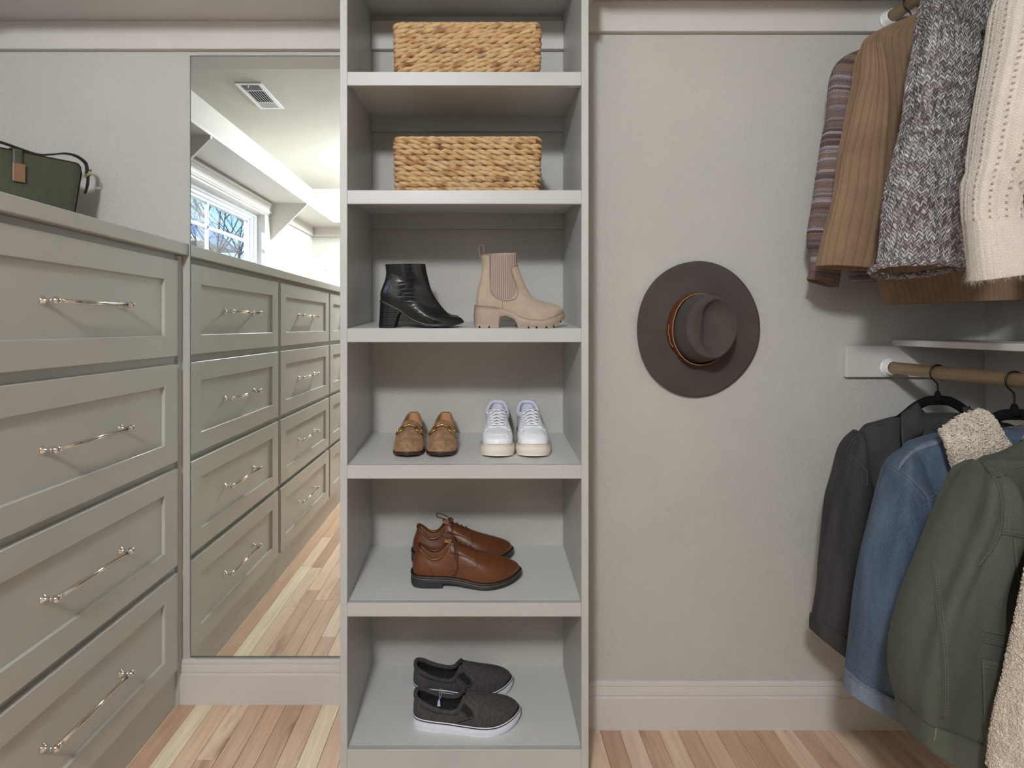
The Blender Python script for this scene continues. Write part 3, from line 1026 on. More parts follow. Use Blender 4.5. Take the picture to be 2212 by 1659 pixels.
# --- cream open knit
n = NT('cream_knit', (.66, .575, .505), .95, sheen=.4)
u, v, d, hh, cell = stitch_nodes(n, .0062, .0056, .7, .004)
hole = n.math('MULTIPLY', n.ramp(n.math('SINE', n.math('MULTIPLY', u, 2 * PI / .030)), [(.84, 0.0), (.98, 1.0)]), n.ramp(n.math('SINE', n.math('MULTIPLY', v, 2 * PI / .0125)), [(.25, 0.0), (.8, 1.0)]))
up = n.math('LESS_THAN', v, .52)
hole = n.math('MULTIPLY', hole, up)
c = n.vary((.66, .575, .505), .07, 12)
c = n.mix(n.math('MULTIPLY', hole, .75), c, (.40, .24, .15))
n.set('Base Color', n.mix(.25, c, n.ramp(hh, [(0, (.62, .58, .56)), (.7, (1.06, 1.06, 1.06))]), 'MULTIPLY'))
n.bump(hh, .4, .0025); n.bump(n.math('MULTIPLY', hole, -1.0), .8, .004); n.bump(n.noise(300, 3), .35, .003)
M['cream_knit'] = n.m
n = NT('cream_fibre', (.72, .66, .61), .8); M['cream_fibre'] = n.m
n = NT('grey_fibre', (.42, .39, .40), .85); M['grey_fibre'] = n.m

def rib(period, amp, start=0.0):
    return lambda u, v, s: amp * (abs(math.sin(PI * u / period)) ** .6 - .6) * (1 if s >= start else .0)

G = 'sweaters on the upper rod'
# ---------------- striped sweater, next to the wall
Y = 1.715
t = thing('striped_sweater', 'thin brown and lilac striped knit sweater hanging nearest the back wall', 'sweater', (RX, Y, 1.30), G)
hanger(Y, RZU, 'black hanger inside the striped sweater nearest the back wall', .108, .165)
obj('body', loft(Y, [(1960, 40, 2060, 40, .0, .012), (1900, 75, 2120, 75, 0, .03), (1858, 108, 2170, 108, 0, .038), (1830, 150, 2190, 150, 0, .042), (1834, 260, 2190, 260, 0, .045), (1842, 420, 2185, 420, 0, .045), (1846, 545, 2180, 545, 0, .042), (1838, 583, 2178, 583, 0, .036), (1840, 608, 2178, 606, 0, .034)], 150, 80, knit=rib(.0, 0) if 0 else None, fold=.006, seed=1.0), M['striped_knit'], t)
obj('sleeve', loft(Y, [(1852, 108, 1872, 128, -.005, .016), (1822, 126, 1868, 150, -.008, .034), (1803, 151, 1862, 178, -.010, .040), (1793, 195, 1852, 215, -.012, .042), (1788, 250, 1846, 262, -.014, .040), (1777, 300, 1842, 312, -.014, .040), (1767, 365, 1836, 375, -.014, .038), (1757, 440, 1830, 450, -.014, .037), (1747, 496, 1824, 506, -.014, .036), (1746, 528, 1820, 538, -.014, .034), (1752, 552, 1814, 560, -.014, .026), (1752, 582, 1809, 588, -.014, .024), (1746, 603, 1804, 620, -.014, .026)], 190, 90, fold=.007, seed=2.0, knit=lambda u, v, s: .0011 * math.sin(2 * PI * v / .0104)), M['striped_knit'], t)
obj('sleeve', loft(Y, [(2180, 108, 2196, 128, .005, .016), (2180, 150, 2235, 170, .008, .040), (2190, 250, 2250, 262, .01, .040), (2200, 440, 2270, 450, .01, .036), (2208, 560, 2266, 560, .01, .026), (2206, 604, 2262, 618, .01, .026)], 120, 40, fold=.007, seed=2.5), M['striped_knit'], t)

# ---------------- camel ribbed sweater
Y = 1.60
t = thing('ribbed_sweater', 'camel brown ribbed sweater with wide straight sleeves, second from the wall', 'sweater', (RX, Y, 1.26), G)
hanger(Y + .028, RZU, 'black hanger with a bare wire hook, inside the camel brown sweater', .108, .165)
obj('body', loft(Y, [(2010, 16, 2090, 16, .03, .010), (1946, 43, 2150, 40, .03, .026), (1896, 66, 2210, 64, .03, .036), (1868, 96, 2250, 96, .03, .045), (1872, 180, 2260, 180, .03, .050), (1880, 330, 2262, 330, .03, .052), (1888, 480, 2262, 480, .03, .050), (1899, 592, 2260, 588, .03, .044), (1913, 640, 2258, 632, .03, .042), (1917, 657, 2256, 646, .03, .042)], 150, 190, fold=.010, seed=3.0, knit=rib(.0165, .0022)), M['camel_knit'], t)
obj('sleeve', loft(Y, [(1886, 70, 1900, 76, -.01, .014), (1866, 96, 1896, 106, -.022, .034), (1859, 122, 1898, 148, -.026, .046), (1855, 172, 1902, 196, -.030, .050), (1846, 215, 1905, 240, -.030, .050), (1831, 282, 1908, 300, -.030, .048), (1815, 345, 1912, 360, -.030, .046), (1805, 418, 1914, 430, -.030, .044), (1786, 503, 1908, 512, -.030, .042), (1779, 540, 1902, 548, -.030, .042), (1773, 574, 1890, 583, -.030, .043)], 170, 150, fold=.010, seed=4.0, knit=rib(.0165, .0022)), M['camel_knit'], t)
obj('sleeve', loft(Y, [(2235, 70, 2250, 76, .02, .014), (2240, 120, 2290, 148, .022, .046), (2250, 240, 2310, 250, .02, .050), (2262, 420, 2340, 430, .02, .044), (2280, 574, 2380, 583, .02, .043)], 80, 60, fold=.010, seed=4.6), M['camel_knit'], t)

# ---------------- grey marl sweater
Y = 1.42
t = thing('marled_sweater', 'chunky grey and white marled knit sweater with a rolled cuff, third from the wall', 'sweater', (RX, Y, 1.32), G)
hanger(Y + .02, RZU, 'black hanger inside the grey marled sweater', .108, .165)
def bands(u, v, s):
    q = 0.0
    for c_ in (.115, .315, .475):
        k = abs(v - c_)
        if k < .03: q += .0022 * math.sin(2 * PI * (v - c_) / .0115)
    return q + .0016 * math.sin(2 * PI * u / .0135)
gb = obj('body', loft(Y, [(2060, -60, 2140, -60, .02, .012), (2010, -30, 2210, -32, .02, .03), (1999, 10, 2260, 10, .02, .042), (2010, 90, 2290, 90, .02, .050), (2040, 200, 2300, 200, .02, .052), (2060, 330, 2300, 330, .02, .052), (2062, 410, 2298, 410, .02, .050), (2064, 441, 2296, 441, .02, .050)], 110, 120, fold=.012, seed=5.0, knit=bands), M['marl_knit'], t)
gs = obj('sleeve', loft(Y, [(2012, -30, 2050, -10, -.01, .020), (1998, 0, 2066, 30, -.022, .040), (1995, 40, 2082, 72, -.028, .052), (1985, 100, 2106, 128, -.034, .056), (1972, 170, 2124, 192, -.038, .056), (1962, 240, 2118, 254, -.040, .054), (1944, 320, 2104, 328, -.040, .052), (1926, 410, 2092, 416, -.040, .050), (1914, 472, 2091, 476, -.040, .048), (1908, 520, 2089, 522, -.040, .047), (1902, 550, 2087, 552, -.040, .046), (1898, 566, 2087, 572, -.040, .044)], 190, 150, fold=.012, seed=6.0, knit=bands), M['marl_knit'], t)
# rolled cuff edge
P = []
for k in range(60):
    a = 2 * PI * k / 60
    c_ = at(1990, 580, Y - .04)
    P.append(c_ + Vector((.108 * math.copysign(abs(math.cos(a)) ** .8, math.cos(a)), .046 * math.sin(a), .004 * math.sin(a * 2 + .5) - .010 * math.sin(a) + .003 * math.cos(a))))
V, F = tube(P, [.0078 + .0012 * math.sin(k * 1.7) for k in range(60)], 12, closed=True)
obj('rolled_cuff', (V, F, [((i // 12) * .0068, (i % 12) * .0042) for i in range(len(V))]), M['marl_knit'], t)
f1 = obj('fuzz', fuzz(gs, 2600, .010, .00022, 61), M['grey_fibre'], t); f1['kind'] = 'stuff'
f2 = obj('fuzz', fuzz(gb, 1500, .012, .00022, 62), M['grey_fibre'], t); f2['kind'] = 'stuff'

# ---------------- cream fuzzy sweater
Y = 1.22
t = thing('fuzzy_sweater', 'fluffy cream open knit sweater at the right edge, nearest the viewer of the four sweaters', 'sweater', (RX, Y, 1.28), G)
hanger(Y + .02, RZU, 'black hanger inside the fluffy cream sweater', .108, .165)
def crease(f, s, p):
    # a diagonal fold running down from the outer edge
    q = at(2177, 402, Y - .06)
    dd = (p.x - q.x) * .83 + (p.z - q.z) * .56
    k = math.exp(-((p.z - q.z) / .05) ** 2) * max(0.0, min(1.0, (p.x - at(2128, 400, Y - .06).x) / .025))
    return (-.010 * math.exp(-(dd / .008) ** 2) + .006 * math.exp(-((dd + .016) / .012) ** 2)) * k
cs = obj('sleeve', loft(Y, [(2200, -70, 2250, -60, -.01, .025), (2180, -30, 2290, -20, -.02, .05), (2169, 4, 2300, 10, -.03, .06), (2155, 85, 2290, 90, -.036, .062), (2139, 172, 2268, 176, -.04, .06), (2124, 262, 2240, 266, -.04, .056), (2112, 352, 2214, 352, -.04, .052), (2102, 408, 2194, 408, -.04, .046), (2100, 455, 2190, 455, -.04, .042), (2104, 505, 2198, 505, -.04, .042), (2109, 560, 2208, 556, -.04, .044), (2113, 606, 2214, 590, -.04, .046)], 200, 150, fold=.008, seed=7.0, crease=crease, knit=lambda u, v, s: .0022 * abs(math.sin(PI * u / .015)) ** .7 if v < .52 else .0012 * abs(math.sin(PI * u / .011)) ** .7), M['cream_knit'], t)
cb = obj('body', loft(Y, [(2280, -140, 2400, -140, .03, .02), (2200, -100, 2480, -100, .03, .045), (2206, 0, 2540, 0, .03, .058), (2250, 150, 2560, 150, .03, .06), (2270, 400, 2560, 400, .03, .058), (2275, 560, 2560, 560, .03, .055)], 60, 60, fold=.010, seed=8.0), M['cream_knit'], t)
f1 = obj('fuzz', fuzz(cs, 9000, .012, .00016, 71, droop=.5), M['cream_fibre'], t); f1['kind'] = 'stuff'
zc = at(0, 560, Y).z
f2 = obj('fuzz', fuzz(cs, 1500, .019, .00018, 72, droop=.9, flt=lambda p: p.z < zc), M['cream_fibre'], t); f2['kind'] = 'stuff'
# ================================================================== jackets on the lower rod
def denim(name, dark, light, amt=.5, scale=1.0):
    n = NT(name, light, .88, sheen=.08)
    tw = n.wave(420, n.co('Object', rot=(0, R(38), 0)), 1.2, 2, 2, 'X')
    a = n.noise(420 * scale, 3, .7)
    bl = n.noise(9, 5, .65, n.co('Object', scale=(1.6, 1, .35)), .8)
    c = n.ramp(n.math('ADD', n.math('MULTIPLY', a, .5), n.math('MULTIPLY', bl, .5)), [(.36, dark), (.62, light)])
    n.set('Base Color', c)
    n.bump(tw, .25, .0006); n.bump(a, .25, .0006); n.bump(n.noise(24, 3), .25, .004)
    M[name] = n.m
denim('black_denim', (.018, .017, .018), (.052, .049, .052))
denim('blue_denim', (.030, .050, .085), (.100, .140, .205))
denim('blue_denim_faded', (.075, .105, .155), (.21, .25, .32))
denim('olive_twill', (.050, .055, .041), (.080, .086, .067))
n = NT('black_thread', (.065, .062, .062), .8); M['black_thread'] = n.m
n = NT('blue_thread', (.12, .135, .165), .8); M['blue_thread'] = n.m
n = NT('olive_thread', (.16, .165, .135), .8); M['olive_thread'] = n.m
n = NT('sherpa', srgb(214, 200, 186), .98, sheen=.3)
n.vary(srgb(212, 197, 182), .16, 40); n.bump(n.noise(160, 3), .8, .006)
M['sherpa'] = n.m
n = NT('grey_lining', srgb(120, 132, 150), .8); M['grey_lining'] = n.m
n = NT('tan_tag', srgb(176, 128, 84), .7); M['tan_tag'] = n.m
n = NT('white_tag', srgb(205, 210, 230), .7); M['white_tag'] = n.m
GJ = 'jackets on the lower rod'

# ---------------- black denim jacket
Y = 1.614
t = thing('denim_jacket', 'washed black denim jacket hanging nearest the back wall on the lower rod', 'jacket', (RX, Y, .45), GJ)
hanger(Y, RZL, 'black velvet hanger with a wire hook, holding the black denim jacket', apex_drop=.066)
jb = obj('body', loft(Y, [(1990, 893, 2090, 893, .005, .018), (1944, 899, 2120, 900, .005, .034), (1900, 910, 2160, 910, .005, .040), (1866, 922, 2194, 922, .005, .044), (1850, 960, 2205, 960, .005, .050), (1862, 1060, 2205, 1060, .005, .056), (1872, 1180, 2200, 1180, .005, .058), (1878, 1300, 2196, 1300, .005, .054), (1880, 1380, 2194, 1380, .005, .050)], 110, 90, fold=.012, seed=11.0), M['black_denim'], t)
js = obj('sleeve', loft(Y, [(1850, 930, 1862, 945, -.004, .020), (1834, 948, 1866, 978, -.010, .034), (1820, 974, 1871, 1018, -.018, .044), (1806, 1030, 1878, 1060, -.022, .050), (1791, 1079, 1882, 1104, -.026, .052), (1779, 1159, 1880, 1184, -.028, .050), (1769, 1222, 1872, 1250, -.030, .047), (1764, 1290, 1856, 1318, -.030, .042), (1759, 1335, 1838, 1384, -.030, .038)], 110, 80, fold=.018, seed=12.0), M['black_denim'], t)
jc = obj('cuff', loft(Y, [(1757, 1329, 1839, 1384, -.030, .041), (1755, 1346, 1837, 1400, -.030, .041), (1755, 1362, 1833, 1423, -.030, .041)], 16, 80, fold=.004, seed=13.0), M['black_denim'], t)
obj('sleeve', loft(Y, [(2186, 930, 2200, 945, .004, .020), (2190, 974, 2245, 1018, .018, .044), (2200, 1100, 2290, 1104, .02, .05), (2220, 1300, 2310, 1318, .02, .042), (2226, 1362, 2306, 1423, .02, .041)], 50, 40, fold=.01, seed=12.6), M['black_denim'], t)
bv = bvh_of(jb, js)
# collar: two folded leaves
def leaf(pts, Y0, lean=.03, th=.004, nv=7, bulge=.010):
    """a collar leaf: pts = two matching polylines of photograph points (fold edge, free edge)"""
    top = catmull(pts[0], 26); low = catmull(pts[1], 26)
    V = []
    for j in range(nv):
        f = j / (nv - 1)
        for a, b_ in zip(top, low):
            p = a * (1 - f) + b_ * f
            V.append(at(p[0], p[1], Y0 - lean * f - bulge * math.sin(PI * f)))
    V = [v + Vector((0, .0025 * noise.noise(v * 25), 0)) for v in V]
    return solidify(V, grid_faces(nv, 26, flip=True), th, [(v.x, v.z) for v in V])
o = obj('collar', leaf([[(1946, 893), (1966, 880), (1982, 870), (1992, 886)], [(1949, 966), (1962, 957), (1984, 945), (1996, 933)]], Y - .038, .026), M['black_denim'], t)
b = B(); bvc = bvh_of(o)
b.add(*seam(bvc, [(1948, 897), (1950, 930), (1951, 962)], .0011)); obj('stitching', b.vf(), M['black_thread'], o)
obj('collar', leaf([[(1992, 884), (2010, 898), (2040, 900), (2075, 893), (2096, 876)], [(1996, 933), (2016, 934), (2042, 930), (2076, 930), (2110, 930)]], Y + .030, .004), M['black_denim'], t)
obj('collar', leaf([[(2082, 878), (2092, 880), (2106, 886)], [(2092, 945), (2110, 950), (2128, 945)]], Y - .035, .024), M['black_denim'], t)
b = B()
for dx in (0, 5):
    b.add(*seam(bv, [(1944, 903 + dx * 1.6), (1905, 914 + dx * 1.6), (1872, 926 + dx * 1.6), (1850, 942 + dx * 2), (1836, 960 + dx * 2.0), (1826, 978 + dx)], .0009))
b.add(*seam(bv, [(1822, 976), (1846, 990), (1862, 1006), (1872, 1022), (1873, 1050)], .0016))
b.add(*seam(bv, [(1819, 980), (1842, 995), (1857, 1010)], .0008))
b.add(*seam(bv, [(1878, 1046), (1895, 1050), (1915, 1049)], .0012)); b.add(*seam(bv, [(1880, 1052), (1896, 1056), (1914, 1055)], .0008))
obj('stitching', b.vf(), M['black_thread'], t)
obj('pocket_flap', patch(bv, [(1880, 1070), (1920, 1072), (1920, 1092), (1884, 1096)], 8, 5), M['black_denim'], t)
bvc = bvh_of(jc); b = B()
b.add(*seam(bvc, [(1760, 1335), (1785, 1352), (1812, 1370), (1835, 1388)], .0011)); obj('stitching', b.vf(), M['black_thread'], jc)
b = B()
for k in (0, 6): b.add(*seam(bvh_of(js), [(1850 - k, 1304), (1842 - k, 1340), (1834 - k, 1372)], .0010))
obj('vent_seam', b.vf(), M['black_thread'], t)
obj('label_tag', box(at(2003, 950, Y).x, at(2012, 950, Y).x, Y + .012, Y + .014, at(0, 958, Y).z, at(0, 930, Y).z), M['tan_tag'], t, False)

# ---------------- blue denim jacket with a pile collar
Y = 1.37
t = thing('denim_jacket', 'blue denim jacket with a fleecy cream collar, between the black and the olive jackets', 'jacket', (RX, Y, .40), GJ)
hanger(Y + .012, RZL, 'black velvet hanger with a wire hook, holding the blue denim jacket', apex_drop=.070)
jb = obj('body', loft(Y, [(2110, 926, 2230, 926, .015, .02), (2034, 936, 2300, 936, .015, .036), (1990, 948, 2345, 948, .015, .044), (1958, 964, 2370, 964, .015, .050), (1950, 1010, 2390, 1010, .015, .058), (1965, 1100, 2390, 1100, .015, .064), (1985, 1250, 2385, 1250, .015, .066), (1990, 1400, 2380, 1400, .015, .062), (1992, 1480, 2378, 1480, .015, .058)], 110, 100, fold=.012, seed=21.0), M['blue_denim'], t)
js = obj('sleeve', loft(Y, [(1958, 968, 1972, 976, .0, .02), (1940, 984, 1978, 1010, -.008, .038), (1926, 1006, 1990, 1050, -.018, .052), (1913, 1050, 2010, 1088, -.026, .060), (1895, 1119, 2028, 1158, -.032, .064), (1875, 1199, 2026, 1240, -.036, .062), (1863, 1270, 2012, 1310, -.038, .058), (1853, 1350, 1992, 1400, -.038, .053), (1843, 1409, 1972, 1466, -.038, .048), (1836, 1452, 1956, 1512, -.038, .044)], 130, 100, fold=.016, seed=22.0), M['blue_denim'], t)
jc = obj('cuff', loft(Y, [(1833, 1449, 1957, 1511, -.038, .047), (1831, 1468, 1956, 1530, -.038, .047), (1828, 1490, 1956, 1553, -.038, .047)], 20, 100, fold=.005, seed=23.0), M['blue_denim_faded'], t)
obj('sleeve', loft(Y, [(2366, 968, 2380, 976, 0, .02), (2370, 1006, 2436, 1050, .02, .052), (2385, 1119, 2490, 1158, .02, .064), (2400, 1350, 2520, 1400, .02, .053), (2410, 1490, 2520, 1553, .02, .047)], 50, 40, fold=.01, seed=22.6), M['blue_denim'], t)
bv = bvh_of(jb, js)
b = B()
for k in (0, 1):
    o_ = 13 * k
    b.add(*seam(bv, [(2034, 946 + o_), (1998, 956 + o_), (1970, 970 + o_ * 1.1), (1953, 986 + o_), (1942, 1004 + o_ * .8)], .0011))
b.add(*seam(bv, [(1927, 1006), (1948, 1019), (1968, 1034), (1988, 1054), (2001, 1070), (2007, 1083)], .0020))
b.add(*seam(bv, [(1924, 1013), (1944, 1027), (1964, 1043), (1984, 1064), (1996, 1080)], .0010))
b.add(*seam(bv, [(2007, 1085), (2014, 1115), (2023, 1142), (2031, 1166)], .0016))
b.add(*seam(bv, [(2010, 1074), (2030, 1066), (2055, 1064), (2072, 1065)], .0013)); b.add(*seam(bv, [(2012, 1081), (2032, 1074), (2055, 1072), (2072, 1073)], .0009))
obj('stitching', b.vf(), M['blue_thread'], t)
strip = [(2034, 948), (1998, 958), (1970, 973), (1953, 989), (1942, 1007)]
V = []
c1 = catmull(strip, 30)
for j in range(4):
    for a in c1:
        h = hit(bv, a[0], a[1] + 3.4 * j, .0012); V.append(h if h else at(a[0], a[1], Y))
obj('shoulder_band', solidify(V, grid_faces(4, 30, flip=True), .0012, [(v.x, v.z) for v in V]), M['blue_denim_faded'], t)
bvc = bvh_of(jc); b = B()
b.add(*seam(bvc, [(1836, 1456), (1870, 1478), (1910, 1498), (1953, 1518)], .0012)); b.add(*seam(bvc, [(1835, 1461), (1868, 1483), (1908, 1503), (1952, 1523)], .0009))
obj('stitching', b.vf(), M['blue_thread'], jc)
# pile collar
cl = obj('collar', leaf([[(2034, 925), (2060, 906), (2095, 890), (2122, 886), (2146, 902)], [(2082, 1040), (2098, 1012), (2122, 996), (2156, 986), (2190, 978)]], Y - .055, .022, .016, 16, .016), M['sherpa'], t)
# left edge of the leaf bows outward
cp = obj('pile', curls(cl, 2600, .0036, .0012, 81), M['sherpa'], cl); cp['kind'] = 'stuff'
cl2 = obj('collar', leaf([[(2146, 930), (2176, 926), (2212, 922), (2260, 920), (2300, 925)], [(2160, 960), (2186, 958), (2212, 958), (2260, 958), (2300, 960)]], Y + .055, .004, .012, 8, .004), M['sherpa'], t)
cp = obj('pile', curls(cl2, 1000, .0036, .0012, 82), M['sherpa'], cl2); cp['kind'] = 'stuff'
cl3 = obj('collar', leaf([[(2205, 960), (2225, 930), (2260, 905), (2300, 930)], [(2196, 985), (2230, 1000), (2270, 1010), (2320, 1040)]], Y - .05, .02, .014, 8, .012), M['sherpa'], t)
cp = obj('pile', curls(cl3, 500, .0036, .0012, 83), M['sherpa'], cl3); cp['kind'] = 'stuff'
obj('inner_yoke', leaf([[(2160, 958), (2186, 956), (2215, 956), (2260, 956)], [(2170, 985), (2190, 985), (2215, 985), (2260, 985)]], Y + .047, .0, .002, 4, 0), M['grey_lining'], t)
obj('label_tag', leaf([[(2186, 966), (2212, 966)], [(2186, 982), (2212, 982)]], Y + .042, 0, .001, 3, 0), M['white_tag'], t)

# ---------------- olive jacket
Y = 1.15
t = thing('field_jacket', 'olive green cotton field jacket with pockets, in front of the blue denim jacket', 'jacket', (RX, Y, .33), GJ)
hanger(Y + .02, RZL, 'black velvet hanger inside the olive green jacket', apex_drop=.075)
jb = obj('body', loft(Y, [(2220, 950, 2400, 950, .05, .02), (2160, 980, 2460, 975, .05, .04), (2122, 993, 2520, 993, .05, .046), (2112, 1030, 2540, 1030, .05, .052), (2108, 1120, 2550, 1120, .05, .056), (2100, 1250, 2560, 1250, .05, .058), (2096, 1370, 2560, 1370, .05, .058), (2080, 1500, 2560, 1500, .05, .058), (2062, 1610, 2560, 1610, .05, .058), (2056, 1632, 2560, 1668, .05, .058)], 130, 110, fold=.022, seed=31.0), M['olive_twill'], t)
js = obj('sleeve', loft(Y, [(2114, 995, 2128, 1000, -.01, .02), (2104, 1006, 2140, 1016, -.03, .042), (2090, 1026, 2152, 1040, -.042, .060), (2069, 1079, 2162, 1092, -.052, .072), (2046, 1131, 2158, 1150, -.058, .074), (2018, 1199, 2138, 1208, -.062, .073), (1988, 1268, 2122, 1270, -.064, .070), (1964, 1340, 2122, 1342, -.066, .066), (1950, 1412, 2121, 1432, -.066, .061), (1947, 1472, 2112, 1500, -.066, .056), (1953, 1524, 2098, 1578, -.066, .052)], 140, 110, fold=.018, seed=32.0), M['olive_twill'], t)
jc = obj('cuff', loft(Y, [(1952, 1522, 2100, 1577, -.066, .056), (1955, 1548, 2094, 1606, -.066, .056), (1958, 1577, 2084, 1648, -.066, .056)], 20, 110, fold=.005, seed=33.0), M['olive_twill'], t)
bvs, bvb = bvh_of(js), bvh_of(jb)
bv = bvh_of(jb, js)
b = B(); s_ = B()
b.add(*seam(bv, [(2122, 1000), (2140, 1022), (2154, 1045), (2163, 1075), (2165, 1105), (2160, 1150), (2146, 1180), (2128, 1204), (2114, 1222)], .0022))
for off in (5, 13):
    q = stitches(bv, [(2126 + off, 1000), (2144 + off, 1022), (2158 + off, 1045), (2167 + off, 1075), (2169 + off, 1105), (2164 + off, 1150)], 6, 3.6); s_.add(q.v, q.f)
b.add(*seam(bv, [(2142, 1032), (2170, 1027), (2212, 1020), (2240, 1017)], .0020))
for off in (-7, -14):
    q = stitches(bv, [(2142, 1032 + off), (2170, 1027 + off), (2212, 1020 + off)], 6, 3.6); s_.add(q.v, q.f)
b.add(*seam(bv, [(2160, 1152), (2186, 1156), (2212, 1160), (2240, 1164)], .0020))
q = stitches(bv, [(2160, 1145), (2186, 1149), (2212, 1153)], 6, 3.6); s_.add(q.v, q.f)
b.add(*seam(bvs, [(2013, 1208), (2018, 1260), (2026, 1330), (2033, 1400), (2036, 1480), (2034, 1552)], .0016))
for off in (6, 12):
    q = stitches(bvs, [(2011 + off, 1208), (2018 + off, 1260), (2026 + off, 1330), (2033 + off, 1400), (2036 + off, 1480), (2034 + off, 1552)], 6, 3.6); s_.add(q.v, q.f)
b.add(*seam(bv, [(2124, 1362), (2160, 1369), (2212, 1378)], .0018)); b.add(*seam(bv, [(2124, 1386), (2160, 1394), (2212, 1406)], .0018))
q = stitches(bv, [(2124, 1380), (2160, 1388), (2212, 1400)], 6, 3.6); s_.add(q.v, q.f)
obj('seam', b.vf(), M['olive_twill'], t)
o = obj('stitching', s_.vf(), M['olive_thread'], t); o['kind'] = 'stuff'
pk = obj('pocket', patch(bv, [(2187, 1163), (2240, 1168), (2244, 1330), (2207, 1322)], 10, 14, .002, .002), M['olive_twill'], t)
q = stitches(bvh_of(pk), [(2191, 1170), (2199, 1240), (2209, 1316)], 6, 3.6); obj('stitching', q.vf(), M['olive_thread'], pk)
pk = obj('pocket', patch(bv, [(2119, 1422), (2240, 1446), (2240, 1650), (2126, 1608)], 16, 20, .0025, .002), M['olive_twill'], t)
q = stitches(bvh_of(pk), [(2122, 1438), (2170, 1448), (2225, 1460)], 6, 3.6)
q2 = stitches(bvh_of(pk), [(2124, 1432), (2126, 1500), (2130, 1600), (2160, 1622), (2200, 1636)], 6, 3.6); q.add(q2.v, q2.f)
obj('stitching', q.vf(), M['olive_thread'], pk)
bvc = bvh_of(jc); b = B()
b.add(*seam(bvc, [(2027, 1553), (2022, 1575), (2018, 1599)], .0014)); obj('seam', b.vf(), M['olive_thread'], jc)
q = stitches(bvc, [(1956, 1530), (1990, 1540), (2030, 1556), (2092, 1588)], 6, 3.6); obj('stitching', q.vf(), M['olive_thread'], jc)

# ---------------- pale pile jacket nearest the viewer
Y = .97
t = thing('pile_jacket', 'cream fleece jacket of which only the sleeve edge shows at the bottom right corner', 'jacket', (RX, Y, .35), GJ)
hanger(Y + .02, RZL, 'black velvet hanger of the cream fleece jacket, outside the frame')
js = obj('sleeve', loft(Y, [(2330, 1040, 2380, 1040, -.02, .04), (2300, 1120, 2420, 1120, -.03, .06), (2262, 1260, 2420, 1270, -.04, .065), (2226, 1390, 2400, 1400, -.04, .062), (2204, 1480, 2380, 1490, -.04, .06), (2186, 1560, 2350, 1580, -.04, .058), (2174, 1640, 2330, 1660, -.04, .056), (2172, 1690, 2320, 1720, -.04, .056)], 90, 60, fold=.008, seed=41.0), M['sherpa'], t)
cp = obj('pile', curls(js, 4500, .0034, .0012, 91, flt=lambda p: p.x < at(2250, 0, Y).x), M['sherpa'], js); cp['kind'] = 'stuff'
obj('body', loft(Y, [(2580, 935, 2780, 935, .02, .03), (2380, 985, 2960, 985, .02, .06), (2335, 1040, 3020, 1040, .02, .07), (2330, 1300, 3030, 1300, .02, .08), (2330, 1640, 3030, 1640, .02, .08)], 50, 60, fold=.01, seed=42.0), M['sherpa'], t)
# ================================================================== woven baskets
TILT = math.atan(RISE)
n = NT('water_hyacinth', (.6, .42, .24), .7, spec=.3)
uvn = n.noise(1.0, 1, .5, n.co('UV', scale=(1.6, 1.0, 1)))
uvf = n.noise(1.0, 4, .6, n.co('UV', scale=(1.2, 60, 1)), .6)
col = n.ramp(uvn, [(.22, srgb(112, 70, 44)), (.34, srgb(166, 124, 86)), (.46, srgb(192, 156, 112)), (.58, srgb(204, 172, 130)), (.70, srgb(180, 150, 118)), (.82, srgb(156, 134, 116))])
fi = n.noise(3.0, 4, .6, n.co('UV', scale=(2.0, 900, 1)))
n.set('Base Color', n.mix(.5, col, n.ramp(fi, [(.3, (.72, .68, .62)), (.6, (1.08, 1.08, 1.08))]), 'MULTIPLY'))
n.bump(fi, .35, .0015)
M['water_hyacinth'] = n.m

